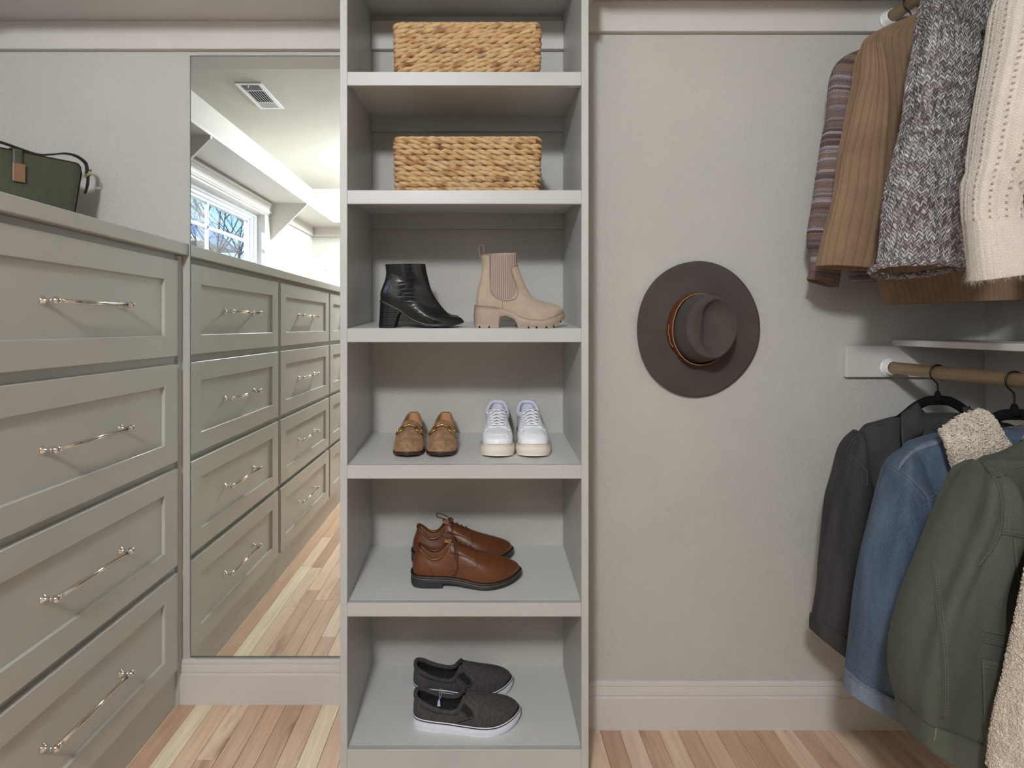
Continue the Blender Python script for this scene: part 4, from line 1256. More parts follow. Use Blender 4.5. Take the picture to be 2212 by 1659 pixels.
def rect_path(w, d, rc, k=8):
    pts = []
    for cx, cy, a0 in ((w / 2 - rc, -d / 2 + rc, -90), (w / 2 - rc, d / 2 - rc, 0), (-w / 2 + rc, d / 2 - rc, 90), (-w / 2 + rc, -d / 2 + rc, 180)):
        for i in range(k + 1):
            a = R(a0 + 90 * i / k)
            pts.append((cx + rc * math.cos(a), cy + rc * math.sin(a)))
    P = np.array(pts + [pts[0]])
    s = np.r_[0, np.cumsum(np.linalg.norm(np.diff(P, axis=0), axis=1))]
    return P, s
def basket(name, label, X, Y, Z, w, d, h, rows, lean, seed):
    rnd = random.Random(seed)
    t = thing(name, label, 'basket', (X, Y, Z), 'woven baskets in the tower', (TILT, 0, 0))
    rh = h / rows
    b = B()
    g = .010
    b.box(-w / 2 + g, w / 2 - g, -d / 2 + g, -d / 2 + g + .004, .002, h - .008).box(-w / 2 + g, w / 2 - g, d / 2 - g - .004, d / 2 - g, .002, h - .008)
    b.box(-w / 2 + g, -w / 2 + g + .004, -d / 2 + g, d / 2 - g, .002, h - .008).box(w / 2 - g - .004, w / 2 - g, -d / 2 + g, d / 2 - g, .002, h - .008)
    b.box(-w / 2 + g, w / 2 - g, -d / 2 + g, d / 2 - g, .001, .006)
    obj('inner_shell', b.vf(), M['water_hyacinth'], t, False, local=True)
    for q in range(rows):
        z = rh * (q + .5)
        f = 1.0 - .012 * (1 - z / h)
        P, s = rect_path(w * f - .012, d * f - .012, .010)
        L = s[-1]
        turns = round(L / (.066 * rnd.uniform(.92, 1.1)))
        m = turns * 14
        ph0 = rnd.uniform(0, 2 * PI)
        bb = B()
        for ply in (0, 1):
            V, UV = [], []
            for i in range(m + 1):
                ss = L * i / m
                px_, py_ = np.interp(ss, s, P[:, 0]), np.interp(ss, s, P[:, 1])
                e = .002
                tx, ty = np.interp((ss + e) % L, s, P[:, 0]) - np.interp((ss - e) % L, s, P[:, 0]), np.interp((ss + e) % L, s, P[:, 1]) - np.interp((ss - e) % L, s, P[:, 1])
                tl = math.hypot(tx, ty) or 1; tx, ty = tx / tl, ty / tl
                out = Vector((ty, -tx, 0)); tan = Vector((tx, ty, 0)); up = Vector((0, 0, 1))
                wob = .0012 * math.sin(ss * 23 + q * 2.1 + seed)
                ph = ph0 + lean * 2 * PI * turns * i / m + PI * ply
                rr = .0072 + .0013 * noise.noise(Vector((ss * 28, q * 3.3, ply * 7 + seed)))
                c = Vector((px_, py_, z + wob)) + out * (.0042 * math.cos(ph)) + up * (.0036 * math.sin(ph))
                for k in range(9):
                    a = 2 * PI * k / 9
                    dirn = (out * math.cos(a) + up * math.sin(a))
                    # flattened strip that turns with the twist
                    sq = 1.0 - .25 * abs(math.cos(a - ph))
                    V.append(c + dirn * rr * sq); UV.append((ss * 16 + seed * 5.1 + ply * 31.7, q * 5.3 + ply * 2.9 + k * .012))
            bb.add(V, grid_faces(m + 1, 9, True), UV)
        obj('woven_row', bb.vf(), M['water_hyacinth'], t, True, local=True)
    P, s = rect_path(w - .010, d - .010, .016)
    ring = [Vector((np.interp(s[-1] * i / 160, s, P[:, 0]), np.interp(s[-1] * i / 160, s, P[:, 1]), h + .001 + .0008 * math.sin(i * 1.9))) for i in range(160)]
    V, F = tube(ring, [.0048 + .0006 * math.sin(i * 2.7) for i in range(160)], 8, closed=True)
    obj('rim', (V, F, [(i // 8 * .3, seed + (i % 8) * .02) for i in range(len(V))]), M['water_hyacinth'], t, True, local=True)
    return t
BY = 1.765
basket('woven_basket', 'rectangular woven basket on the top shelf of the tower, strands leaning to the right', -.0375, BY, shelf_z(1, BY) + .0005, .394, .28, .137, 11, 1, 3)
basket('woven_basket', 'rectangular woven basket on the second shelf of the tower, just above the boots', -.0375, BY, shelf_z(2, BY) + .0005, .394, .28, .142, 10, -1, 8)
# ================================================================== shoes
def leather(name, color, rough=.42, amt=.12, bump=.12, scale=260, sheen=0.0, spec=.5, blot=40):
    n = NT(name, color, rough, spec=spec, sheen=sheen)
    n.vary(color, amt, blot, 3)
    n.bump(n.noise(scale, 3), bump, .0008); n.bump(n.noise(22, 3), .10, .003)
    M[name] = n.m
# crocodile embossed black leather
n = NT('black_croc', (.008, .008, .009), .16, spec=.6)
v1 = n.voronoi(1.0, n.co(scale=(30, 20, 92), rot=(0, R(14), 0)), 'DISTANCE_TO_EDGE', rand=.7)
gro = n.ramp(v1, [(0.0, 0.0), (.05, 1.0)])
n.bump(gro, .13, .0006)
n.set('Roughness', n.ramp(v1, [(0, (.26, .26, .26)), (.05, (.15, .15, .15))]))
M['black_croc'] = n.m
n = NT('black_heel', (.007, .007, .008), .5, spec=.3); n.bump(n.wave(70, n.co(), 0, 0, 1, 'Z'), .35, .001); M['black_heel'] = n.m
leather('black_sole', (.012, .012, .013), .5)
leather('taupe_suede', srgb(172, 154, 138), .95, .07, .25, 500, sheen=.35)
leather('taupe_rubber', srgb(160, 142, 126), .6, .03, .05)
n = NT('taupe_elastic', srgb(176, 152, 140), .85); n.set('Base Color', n.ramp(n.wave(62, n.co(), 0, 0, 1, 'X'), [(.15, srgb(128, 113, 110)), (.45, srgb(174, 153, 142))])); n.bump(n.wave(62, n.co(), 0, 0, 1, 'X'), 1.0, .0014); M['taupe_elastic'] = n.m
leather('taupe_thread', srgb(150, 124, 110), .8)
leather('gap_shade', (.02, .018, .016), .8)
leather('tan_suede', srgb(150, 118, 90), .95, .34, .25, 500, sheen=.4, blot=55)
leather('tan_lining', srgb(206, 158, 122), .6, .10)
leather('dark_brown_sole', srgb(58, 34, 30), .45)
leather('white_leather', srgb(236, 238, 245), .42, .02, .10)
leather('white_mesh', srgb(226, 230, 236), .7, .03, .5, 420)
leather('white_textile', srgb(222, 222, 240), .85, .03, .3, 700)
leather('white_lace', srgb(240, 241, 246), .8, .02, .3, 700)
leather('cream_rubber', srgb(228, 220, 208), .55, .02, .04)
leather('brown_leather', srgb(100, 55, 29), .38, .16, .10, 220)
leather('brown_dark_leather', srgb(84, 44, 24), .5)
leather('brown_lining', srgb(150, 110, 78), .65, .08)
leather('brown_lace', srgb(74, 42, 26), .75)
leather('ochre_thread', srgb(176, 110, 52), .7)
leather('navy_black_rubber', srgb(40, 40, 46), .5)
leather('brown_welt', srgb(98, 70, 58), .55)
n = NT('charcoal_canvas', (.05, .045, .045), .95, sheen=.2)
wv = n.noise(900, 2, .6); n.set('Base Color', n.ramp(n.math('ADD', n.math('MULTIPLY', wv, .6), n.math('MULTIPLY', n.noise(160, 2, .6, n.co(scale=(1, 1, .25))), .4)), [(.38, (.028, .025, .026)), (.64, (.090, .080, .080))]))
n.bump(wv, .4, .0008); M['charcoal_canvas'] = n.m
leather('black_textile', (.010, .010, .010), .95, .1, .2, 700)
leather('white_rubber', srgb(226, 226, 240), .45, .02, .03)
leather('clear_tag', srgb(190, 200, 235), .3)

def ring(ctrl, N):
    """closed loop through the mirrored half control points (heel centre .. toe centre)"""
    c = [tuple(p) for p in ctrl]
    full = [(x, -y, z) for x, y, z in c] + [(x, y, z) for x, y, z in c[-2:0:-1]]
    return catmull(full, N, closed=True)
def skin(loops, N=112, M_=40):
    """surface through closed loops of control points, from the sole edge up to the opening"""
    A = np.array([ring(l, N) for l in loops])          # K,N,3
    out = np.zeros((M_, N, 3))
    for k in range(N):
        out[:, k] = catmull(A[:, k], M_)
    return out
def skin_vf(S):
    m, N = S.shape[:2]
    UV = [(k / N, i / (m - 1)) for i in range(m) for k in range(N)]
    return [tuple(p) for p in S.reshape(-1, 3)], grid_faces(m, N, True), UV
def normals(S):
    du = np.roll(S, -1, 1) - np.roll(S, 1, 1)
    dv = np.gradient(S, axis=0)
    n_ = np.cross(du, dv)
    n_ /= (np.linalg.norm(n_, axis=2, keepdims=True) + 1e-12)
    return n_
def lining(S, th, r0):
    """inside skin from the opening back down to row r0"""
    nn = normals(S)
    T = S - nn * th
    T[-1] = S[-1]
    T = T[r0:][::-1]
    return skin_vf(T)
def bez_loops(P, C, h1, w, dz, out=.004, K=7, toe=.01):
    """loops for a low shoe: cubic curves from the sole edge P to the opening C"""
    loops = []
    for q in range(K):
        t = q / (K - 1)
        L_ = []
        for i in range(11):
            p, c = Vector(P[i]), Vector(C[i])
            o = Vector((0, out, 0)) if 0 < i < 10 else Vector((0, 0, 0))
            if i >= 8: o += Vector((toe * (i - 7) / 3, 0, 0))
            if i == 0: o += Vector((-out, 0, 0))
            if i == 1: o += Vector((-out * .7, 0, 0))
            b1 = p + o + Vector((0, 0, h1[i]))
            b2 = Vector((c.x + (p.x - c.x) * w[i], c.y + (p.y - c.y) * w[i] + (out * .6 if 0 < i < 6 else 0), c.z + dz[i]))
            if i < 2: b2.x -= out
            v = p * (1 - t) ** 3 + b1 * 3 * t * (1 - t) ** 2 + b2 * 3 * t * t * (1 - t) + c * t ** 3
            L_.append((v.x, 0.0 if i in (0, 10) else v.y, v.z))
        loops.append(L_)
    return loops
def slab(ctrl, off, ztop, zbot, N=200, mid=0.0, x0=None, x1=None, round_=.001):
    """a sole layer: outline offset outward, between two height curves along x"""
    o = ring(ctrl, N)
    d = np.roll(o, -1, 0) - np.roll(o, 1, 0)
    nx, ny = -d[:, 1], d[:, 0]
    ln = np.hypot(nx, ny) + 1e-9
    # loop runs heel -> -y side -> toe: outward is to its right
    nx, ny = -nx / ln, -ny / ln
    X, Y_ = o[:, 0] + nx * off, o[:, 1] + ny * off
    if x1 is not None:
        w1 = float(np.interp(x1, X[:N // 2], np.abs(Y_[:N // 2])))
        Y_ = np.where(X > x1, np.clip(Y_, -w1, w1), Y_)
        X = np.minimum(X, x1)
    V = []
    prof = [(-round_ * 1.5, 0.0), (0, .18), (mid, .5), (0, .82), (-round_ * 1.5, 1.0)]
    for e, f in prof:
        for k in range(N):
            if x1 is not None and X[k] >= x1 - 1e-6: e_ = 0.0
            else: e_ = e
            zt, zb = ztop(X[k]), zbot(X[k])
            V.append((X[k] + nx[k] * e_, Y_[k] + ny[k] * e_, zb + (zt - zb) * f))
    F = grid_faces(len(prof), N, True, True)
    # caps as strips between matching left / right columns, so they may curve
    for lev, fl in ((0, False), (len(prof) - 1, True)):
        b0 = lev * N
        for k in range(N // 2):
            a, b_ = k, (N - k) % N
            c, d_ = k + 1, N - k - 1
            q = [b0 + a, b0 + c, b0 + d_, b0 + b_]
            q = list(dict.fromkeys(q))
            if len(q) > 2: F.append(tuple(q if fl else q[::-1]))
    return V, F
def root_shoe(name, label, X, Y, Z, yaw, group):
    t = thing(name, label, 'shoe' if 'boot' not in name else 'boot', (X, Y, Z), group)
    t.rotation_euler = (Matrix.Rotation(TILT, 3, 'X') @ Matrix.Rotation(yaw, 3, 'Z')).to_euler()
    return t
def L_(name, vf, mat, parent, smooth=True):
    return obj(name, vf, M[mat], parent, smooth, local=True)
def bvh_world(*objs):
    bpy.context.view_layer.update()
    V, F = [], []
    for o in objs:
        k = len(V); mw = o.matrix_world
        V += [mw @ v.co for v in o.data.vertices]
        F += [tuple(i + k for i in p.vertices) for p in o.data.polygons]
    return BVHTree.FromPolygons(V, F)
def on(name, vf, mat, parent, smooth=True):
    """part given in world coordinates under a turned thing"""
    bpy.context.view_layer.update()
    inv = parent.matrix_world.inverted()
    return link(name, mesh(name, [inv @ Vector(v) for v in vf[0]], vf[1], smooth, vf[2] if len(vf) > 2 else None), M[mat], parent)
def bvh_local(*objs):
    V, F = [], []
    for o in objs:
        k = len(V)
        V += [v.co.copy() for v in o.data.vertices]
        F += [tuple(i + k for i in p.vertices) for p in o.data.polygons]
    return BVHTree.FromPolygons(V, F)
def drop(bv, x, y, off=0.0):
    p, nn, i, d = bv.ray_cast(Vector((x, y, .4)), Vector((0, 0, -1)))
    if p is None: return None
    if nn.z < 0: nn = -nn
    return p + nn * off
def dropc(bv, x, y, off=0.0):
    for _ in range(60):
        p = drop(bv, x, y, off)
        if p is not None: return p
        y *= .97
    return Vector((x, y, .05))
def bend(t, xs, ys):
    f = spl(xs, ys)
    done = set()
    for o in t.children_recursive:
        if o.type == 'MESH' and o.data.name not in done:
            done.add(o.data.name)
            for v in o.data.vertices: v.co.y += f(v.co.x)
            o.data.update()
def drape(bv, pts, r, off, m=14, n=6, squash=None):
    P = [drop(bv, x, y, off) for x, y in catmull(pts, m)]
    P = [p for p in P if p is not None]
    return tube(P, r, n, True, False, squash)
def collar_tube(S, r, row=-1, cols=None, dz=0.0):
    P = [Vector(p) + Vector((0, 0, dz)) for p in S[row]]
    if cols is not None:
        N = len(P)
        P = [P[k % N] for k in range(cols[0], cols[1])]
        return tube(P, r, 8)
    return tube(P, r, 8, closed=True)

# ---------------- ankle boots on the third shelf
def ell(x0, x1, z0, z1, hw, n=11):
    out = []
    for i in range(n):
        a = PI * i / (n - 1)
        out.append(((x0 + x1) / 2 - (x1 - x0) / 2 * math.cos(a), hw * math.sin(a) if 0 < i < n - 1 else 0.0, z0 + (z1 - z0) * (1 - math.cos(a)) / 2))
    return out
def black_boot(label, X, Y):
    t = root_shoe('ankle_boot', label, X, Y, shelf_z(3, Y), 0, 'black ankle boots')
    f = [(.006, 0, .073), (.010, .020, .071), (.028, .028, .064), (.055, .029, .051), (.085, .029, .031), (.115, .033, .0155), (.145, .037, .009), (.170, .037, .009), (.195, .030, .011), (.215, .017, .015), (.2257, 0, .018)]
    loops = [f,
        [(.006, 0, .092), (.010, .022, .090), (.030, .030, .084), (.056, .032, .073), (.083, .0325, .056), (.111, .0355, .040), (.138, .037, .030), (.162, .034, .027), (.188, .025, .0275), (.209, .013, .0265), (.2205, 0, .0260)],
        [(.012, 0, .110), (.015, .020, .109), (.031, .0285, .104), (.054, .031, .096), (.080, .031, .083), (.105, .030, .070), (.128, .026, .058), (.149, .020, .048), (.168, .0135, .042), (.180, .007, .0395), (.185, 0, .039)],
        [(.019, 0, .128), (.021, .017, .128), (.034, .0255, .127), (.054, .029, .124), (.076, .0285, .118), (.097, .026, .110), (.115, .021, .102), (.129, .0155, .096), (.139, .010, .092), (.145, .005, .0895), (.147, 0, .0885)],
        ell(.0205, .1315, .148, .138, .030), ell(.0185, .1255, .1686, .170, .031)]
    S = skin(loops, 112, 44)
    u = L_('upper', skin_vf(S), 'black_croc', t)
    L_('lining', lining(S, .0025, 20), 'black_textile', t)
    zt = spl([0, .007, .0389, .0601, .0844, .1148, .1452, .1908, .2257, .24], [.0735, .073, .0592, .0486, .0304, .0155, .0095, .0108, .0182, .020])
    L_('outsole', slab(f, .0025, lambda x: zt(x) + .001, lambda x: max(0.0, zt(x) - .0062) if x > .13 else zt(x) - .0062, 160), 'black_sole', t)
    # stacked block heel
    V = []
    top = [(-.0005, 0), (.004, .020), (.026, .0285), (.060, .0285)]
    def hl(zf, sx, x_off, xf):
        pts = [(-.0005, 0.0), (.003, .017), (.012, .0245), (.028, .028), (xf, .028)]
        return pts
    rows = []
    for q in range(7):
        g = q / 6
        xb, xf = -.0005 + (.0045) * g, .0435 + (.0605 - .0435) * g ** 1.3
        loop = [(xb, 0), (xb + .004, .016), (xb + .014, .0245), (xb + .028, .027 + .0015 * g), (xf, .027 + .0015 * g)]
        full = [(x, -y) for x, y in loop] + [(x, y) for x, y in loop[:0:-1]]
        for x, y in full:
            zz = (zt(x) - .004) * g
            rows.append((x, y, zz))
    n_ = 9
    F = grid_faces(7, n_, True, True) + [tuple(range(n_)), tuple(6 * n_ + k for k in range(n_ - 1, -1, -1))]
    L_('heel', (rows, F), 'black_heel', t, False)
    bv = bvh_world(u)
    px0 = 1040 + X * FPX / Y
    sh = px0 - 818.6
    if Y < 1.7:
        b = B(); b.add(*seam(bv, [(875.2, 574), (876, 600), (875.5, 630), (874, 662)], .0006, .0001))
        on('side_seam', b.vf(), 'black_sole', t)
    return t
black_boot('black crocodile embossed ankle boot with a block heel, front boot of its pair', -.2755, 1.64)
black_boot('black ankle boot mostly hidden behind its twin, only the toe tip showing', -.2885, 1.765)

def beige_boot(X, Y):
    t = root_shoe('chelsea_boot', 'taupe suede slip-on boot with elastic side, pull tab and chunky lugged sole', X, Y, shelf_z(3, Y), 0, None)
    f = [(.007, 0, .0585), (.012, .022, .058), (.035, .031, .0565), (.065, .032, .0525), (.095, .032, .043), (.125, .037, .029), (.155, .042, .0215), (.183, .042, .021), (.212, .034, .028), (.232, .019, .035), (.2416, 0, .039)]
    loops = [f,
        [(.0085, 0, .078), (.013, .0235, .078), (.036, .033, .077), (.064, .0345, .074), (.092, .035, .066), (.121, .038, .055), (.150, .0405, .047), (.178, .039, .046), (.209, .031, .050), (.230, .017, .0525), (.2395, 0, .053)],
        [(.0115, 0, .103), (.016, .021, .103), (.036, .030, .102), (.060, .033, .100), (.085, .0335, .094), (.110, .033, .085), (.134, .030, .077), (.158, .0255, .070), (.184, .018, .0655), (.204, .0095, .0645), (.213, 0, .0645)],
        [(.0195, 0, .132), (.022, .018, .132), (.037, .027, .131), (.057, .0305, .129), (.079, .030, .124), (.099, .027, .116), (.117, .0225, .107), (.133, .017, .097), (.147, .011, .089), (.155, .0055, .085), (.159, 0, .0835)],
        ell(.0235, .1245, .158, .154, .030), ell(.0213, .1173, .194, .199, .031)]
    S = skin(loops, 112, 46)
    u = L_('upper', skin_vf(S), 'taupe_suede', t)
    L_('lining', lining(S, .0025, 22), 'taupe_rubber', t)
    zt = spl([0, .0442, .0746, .111, .1417, .178, .2118, .2416, .26], [.0590, .0560, .0510, .0360, .0240, .0208, .0285, .0395, .045])
    notch = [.0165, .0425, .1455, .1675, .1945, .2135, .2335]
    zb0 = spl([.0, .2, .206, .225, .245], [0, 0, .0005, .008, .022])
    def zb(x):
        if x < .069: q = 0.0
        elif x < .118: q = interp(x, [.069, .0695, .087, .108, .118], [.0, .031, .034, .0245, .007])
        else: q = zb0(x)
        if any(abs(x - a) < .0021 for a in notch): q += .0055
        return min(q, zt(x) - .006)
    L_('outsole', slab(f, .0045, lambda x: zt(x) + .0015, zb, 420, .0012), 'taupe_rubber', t)
    b = B()
    for a in notch:
        b = B(); zz = zb0(a) if a > .2 else 0.0
        hw = interp(a, [.01, .04, .145, .17, .195, .215, .235], [.019, .031, .041, .0425, .037, .030, .017])
        b.box(a - .0018, a + .0018, -hw, hw, zz + .0006, zz + .0052)
        L_('lug_gap_shade', b.vf(), 'gap_shade', t, False)  # dark blocks in the notches stand in for their shade
    bv = bvh_world(u)
    Z = lambda a, b_: (740 + a / 4.096, 440 + b_ / 4.096)
    # elastic side panel
    left = catmull([Z(1305, 448), Z(1306, 560), Z(1310, 700), Z(1322, 790), Z(1380, 836), Z(1430, 848)], 40)
    right = catmull([Z(1538, 446), Z(1540, 530), Z(1494, 570), Z(1510, 650), Z(1540, 740), Z(1500, 832), Z(1440, 848)], 40)
    V = []
    for i in range(40):
        for k in range(24):
            p = left[i] + (right[i] - left[i]) * k / 23
            h = hit(bv, p[0], p[1], .0004)
            V.append(h if h is not None else (V[-1] if V else at(p[0], p[1], Y)))
    V, F = solidify(V, grid_faces(40, 24, flip=True), .0006)
    on('elastic_panel', (V, F), 'taupe_elastic', t)
    b = B()
    b.add(*seam(bv, [Z(1232, 452), Z(1262, 450), Z(1296, 456), Z(1302, 520), Z(1302, 640), Z(1308, 750), Z(1330, 810), Z(1380, 845), Z(1450, 858), Z(1520, 845), Z(1548, 800), Z(1548, 745), Z(1520, 660), Z(1496, 590), Z(1505, 560), Z(1548, 546)], .0013, .0003))
    b2 = b
    on('braided_seam', b2.vf(), 'taupe_thread', t)
    b = B(); b.add(*seam(bv, [Z(1412, 858), Z(1416, 900), Z(1415, 930)], .0009, .0002)); on('side_seam', b.vf(), 'taupe_thread', t)
    b = B(); b.add(*seam(bv, [Z(1245, 480), Z(1242, 600), Z(1224, 700), Z(1204, 790), Z(1196, 880)], .0007, .0001)); on('back_seam', b.vf(), 'taupe_thread', t)
    # pull tab: a loop of ribbon at the back of the shaft
    cs = catmull([(.0205, .184), (.0185, .196), (.0155, .208), (.018, .2165), (.0235, .219), (.0275, .215), (.0285, .205), (.0275, .194), (.0265, .186)], 36)
    V = []
    for x, z in cs:
        for yy in (-.0085, .0085): V.append((x, yy, z))
    V, F = solidify(V, grid_faces(36, 2), .0014)
    L_('pull_tab', (V, F), 'taupe_thread', t)
beige_boot(-.0225, 1.645)

# ---------------- suede loafers (toes to the viewer)
def loafer(label, X, Y, yaw):
    t = root_shoe('loafer', label, X, Y, shelf_z(4, Y), -PI / 2 + yaw, 'tan suede loafers')
    L = .245
    zt = spl([0, .08, .16, .22, .245], [.016, .013, .008, .011, .016])
    hw = [0, .022, .0295, .031, .0325, .038, .0420, .0415, .0345, .021, 0]
    xs = [0, .014, .045, .085, .12, .147, .170, .194, .218, .236, .245]
    P = [(x, y, zt(x)) for x, y in zip(xs, hw)]
    C = [(.008, 0, .078), (.014, .0135, .077), (.040, .0232, .067), (.078, .0295, .055), (.104, .0290, .054), (.122, .0255, .062), (.129, .0205, .070), (.133, .015, .0755), (.1355, .010, .0785), (.137, .005, .080), (.1375, 0, .0805)]
    loops = bez_loops(P, C, [.024, .024, .022, .018, .017, .022, .026, .030, .032, .032, .032], [.1, .1, .15, .25, .3, .35, .4, .42, .42, .42, .42], [-.022, -.022, -.02, -.016, -.014, -.016, -.018, -.019, -.020, -.020, -.020], .004, 7, .004)
    S = skin(loops, 112, 40)
    u = L_('upper', skin_vf(S), 'tan_suede', t)
    L_('lining', lining(S, .002, 6), 'tan_lining', t)
    L_('collar', collar_tube(S, .0019), 'tan_suede', t)
    L_('insole', slab(P, -.004, lambda x: zt(x) + .005, lambda x: zt(x) - .002, 120), 'tan_lining', t)
    L_('outsole', slab(P, .002, lambda x: zt(x) + .002, lambda x: 0.0 if x < .07 else max(0, zt(x) - .0085), 160), 'dark_brown_sole', t)
    bv = bvh_local(u)
    # moccasin apron seam
    pts = [(.164, -.0375), (.186, -.0355), (.208, -.028), (.224, -.015), (.2285, 0), (.224, .015), (.208, .028), (.186, .0355), (.164, .0375)]
    L_('apron_seam', drape(bv, pts, .0013, .0002, 46, 6), 'tan_suede', t)
    b = B()
    c = catmull(pts, 70)
    for i in range(10, 60, 2):
        q = [drop(bv, c[i][0] + .0022, c[i][1], .0006), drop(bv, c[i + 1][0] + .0022, c[i + 1][1], .0006)]
        if q[0] is not None and q[1] is not None: b.tube(q, .0005, 4)
    o = L_('stitching', b.vf(), 'tan_lining', t)
    # suede tongue edge and strap holding the metal bit
    xb = .166
    for s in (-1, 1):
        V = []
        for i in range(9):
            y = s * (.0265 + .0125 * i / 8)
            for k in range(5):
                x = xb - .007 + .014 * k / 4
                V.append(dropc(bv, x - .008 * i / 8, y, .0016))
        V, F = solidify(V, grid_faces(9, 5, flip=(s < 0)), .0014)
        L_('strap', (V, F), 'tan_suede', t)
    bt = t
    b = B()
    P_ = [dropc(bv, xb, y, .0045 + .0015 * math.cos(y * 120)) for y in np.linspace(-.0165, .0165, 15)]
    b.tube(P_, [.0026 + .0014 * abs(math.cos(PI * i / 14)) ** 2 + .0010 * math.exp(-((i - 7) / 1.6) ** 2) for i in range(15)], 10)
    for s in (-1, 1):
        pts = []
        for i in range(20):
            a = 2 * PI * i / 20
            ca, sa = math.cos(a), math.sin(a)
            yy = s * (.0240 + .0095 * math.copysign(abs(ca) ** .7, ca)); xx = xb + .0035 + .0115 * math.copysign(abs(sa) ** .7, sa)
            pts.append(dropc(bv, xx, yy, .0042))
        b.tube(pts, .0023, 8, closed=True)
    L_('metal_bit', b.vf(), 'gold_metal', t)
    return t
loafer('tan suede loafer with a gold bit, left shoe of the pair', -.2085, 1.897, R(1.6))
loafer('tan suede loafer with a gold bit and darker toe, right shoe of the pair', -.1100, 1.897, R(-.4))

# ---------------- white sneakers
def sneaker(label, X, Y, yaw):
    t = root_shoe('sneaker', label, X, Y, shelf_z(4, Y), -PI / 2 + yaw, 'white sneakers')
    zt = spl([0, .1, .2, .26, .283], [.036, .033, .031, .034, .038])
    hw = [0, .023, .031, .032, .032, .036, .0405, .0428, .0395, .026, 0]
    xs = [0, .014, .05, .095, .14, .17, .20, .226, .252, .272, .281]
    P = [(x, y, zt(x)) for x, y in zip(xs, hw)]
    C = [(.006, 0, .106), (.012, .018, .104), (.038, .0285, .091), (.075, .0315, .078), (.105, .0305, .082), (.118, .0265, .092), (.122, .022, .098), (.124, .0165, .101), (.125, .011, .1025), (.1255, .0055, .103), (.126, 0, .103)]
    loops = bez_loops(P, C, [.03, .03, .028, .024, .024, .030, .036, .036, .034, .033, .033], [.05, .05, .1, .2, .25, .32, .38, .40, .42, .42, .42], [-.03, -.03, -.026, -.018, -.020, -.022, -.027, -.030, -.031, -.031, -.031], .004, 7, .003)
    S = skin(loops, 112, 42)
    u = L_('upper', skin_vf(S), 'white_leather', t)
    L_('lining', lining(S, .003, 10), 'white_textile', t)
    L_('collar', collar_tube(S, .0058, -1, (-30, 31), -.002), 'white_textile', t)
    L_('insole', slab(P, -.004, lambda x: zt(x) + .006, lambda x: zt(x) - .002, 120), 'white_textile', t)
    zs = spl([0, .2, .25, .29], [0, 0, .002, .008])
    L_('outsole', slab(P, .0050, lambda x: zt(x) + .0015, zs, 160, .0016, round_=.0018), 'cream_rubber', t)
    bv = bvh_local(u)
    b = B()
    o = ring(P, 170)
    d = np.roll(o, -1, 0) - np.roll(o, 1, 0); ln = np.hypot(d[:, 0], d[:, 1]) + 1e-9
    nx, ny = d[:, 1] / ln, -d[:, 0] / ln
    q = [(o[k, 0] + nx[k] * .0062, o[k, 1] + ny[k] * .0062, zt(o[k, 0]) - .0035) for k in range(170)]
    for k in range(55, 116, 2): b.tube([q[k], tuple((np.array(q[k]) * .4 + np.array(q[k + 1]) * .6))], .0005, 4)
    L_('sole_stitching', b.vf(), 'taupe_rubber', t)
    # toe cap overlay with perforated vamp
    def sheet(name, xa, xb_, wa, wb, off, th, mat, m=16, k=20, bow=.0):
        V = []
        for i in range(m):
            f = i / (m - 1)
            for j in range(k):
                g = -1 + 2 * j / (k - 1)
                x = xa + (xb_ - xa) * f + bow * (1 - g * g) * f; y = g * (wa + (wb - wa) * f)
                V.append(dropc(bv, x, y, off))
        V, F = solidify(V, grid_faces(m, k, flip=True), th)
        return L_(name, (V, F), mat, t)
    sheet('vamp_panel', .224, .250, .026, .032, .0006, .0006, 'white_mesh', bow=.012)
    L_('toe_seam', drape(bv, [(.204, -.039), (.222, -.037), (.244, -.028), (.257, -.012), (.2595, 0), (.257, .012), (.244, .028), (.222, .037), (.204, .039)], .0014, .0003, 44), 'white_leather', t)
    L_('vamp_seam', drape(bv, [(.224, -.035), (.224, -.020), (.2235, 0), (.224, .020), (.224, .035)], .0013, .0003, 30), 'white_leather', t)
    tg = sheet('tongue', .112, .214, .0145, .0115, .0022, .003, 'white_textile', 22, 14)
    for s in (-1, 1):
        V = []
        for i in range(24):
            x = .120 + .098 * i / 23
            yc = .0150 - .004 * i / 23
            for j in range(7):
                V.append(dropc(bv, x, s * (yc + .0015 + .0135 * j / 6), .0019))
        V, F = solidify(V, grid_faces(24, 7, flip=(s > 0)), .0022)
        L_('eyestay', (V, F), 'white_leather', t)
        L_('eyestay_seam', drape(bv, [(.121, s * .030), (.15, s * .029), (.185, s * .0265), (.218, s * .024)], .0009, .0012, 24), 'white_leather', t)
    lx = [.128, .146, .164, .182, .199]
    for i in range(5):
        x0 = lx[i]
        for s in (-1, 1):
            x1 = x0 + .016
            w0, w1 = .0215 - .005 * i / 5, .0205 - .005 * i / 5
            pts = [drop(bv, x0 + (x1 - x0) * f, s * (w0 - (w0 + w1) * f), .0048 + .0016 * math.sin(PI * f) + (.0012 if s > 0 else 0)) for f in np.linspace(0, 1, 16)]
            pts = [p for p in pts if p is not None]
            L_('lace', tube(pts, .0036, 8, squash=.5), 'white_lace', t)
    pts = [drop(bv, .215, y, .0046) for y in np.linspace(-.016, .016, 14)]
    L_('lace', tube([p for p in pts if p is not None], .0036, 8, squash=.5), 'white_lace', t)
    return t
sneaker('white leather sneaker on a thick cream sole, left shoe of the pair', .0500, 1.932, R(-1.4))
sneaker('white leather sneaker on a thick cream sole, right shoe of the pair', .1428, 1.932, R(.2))

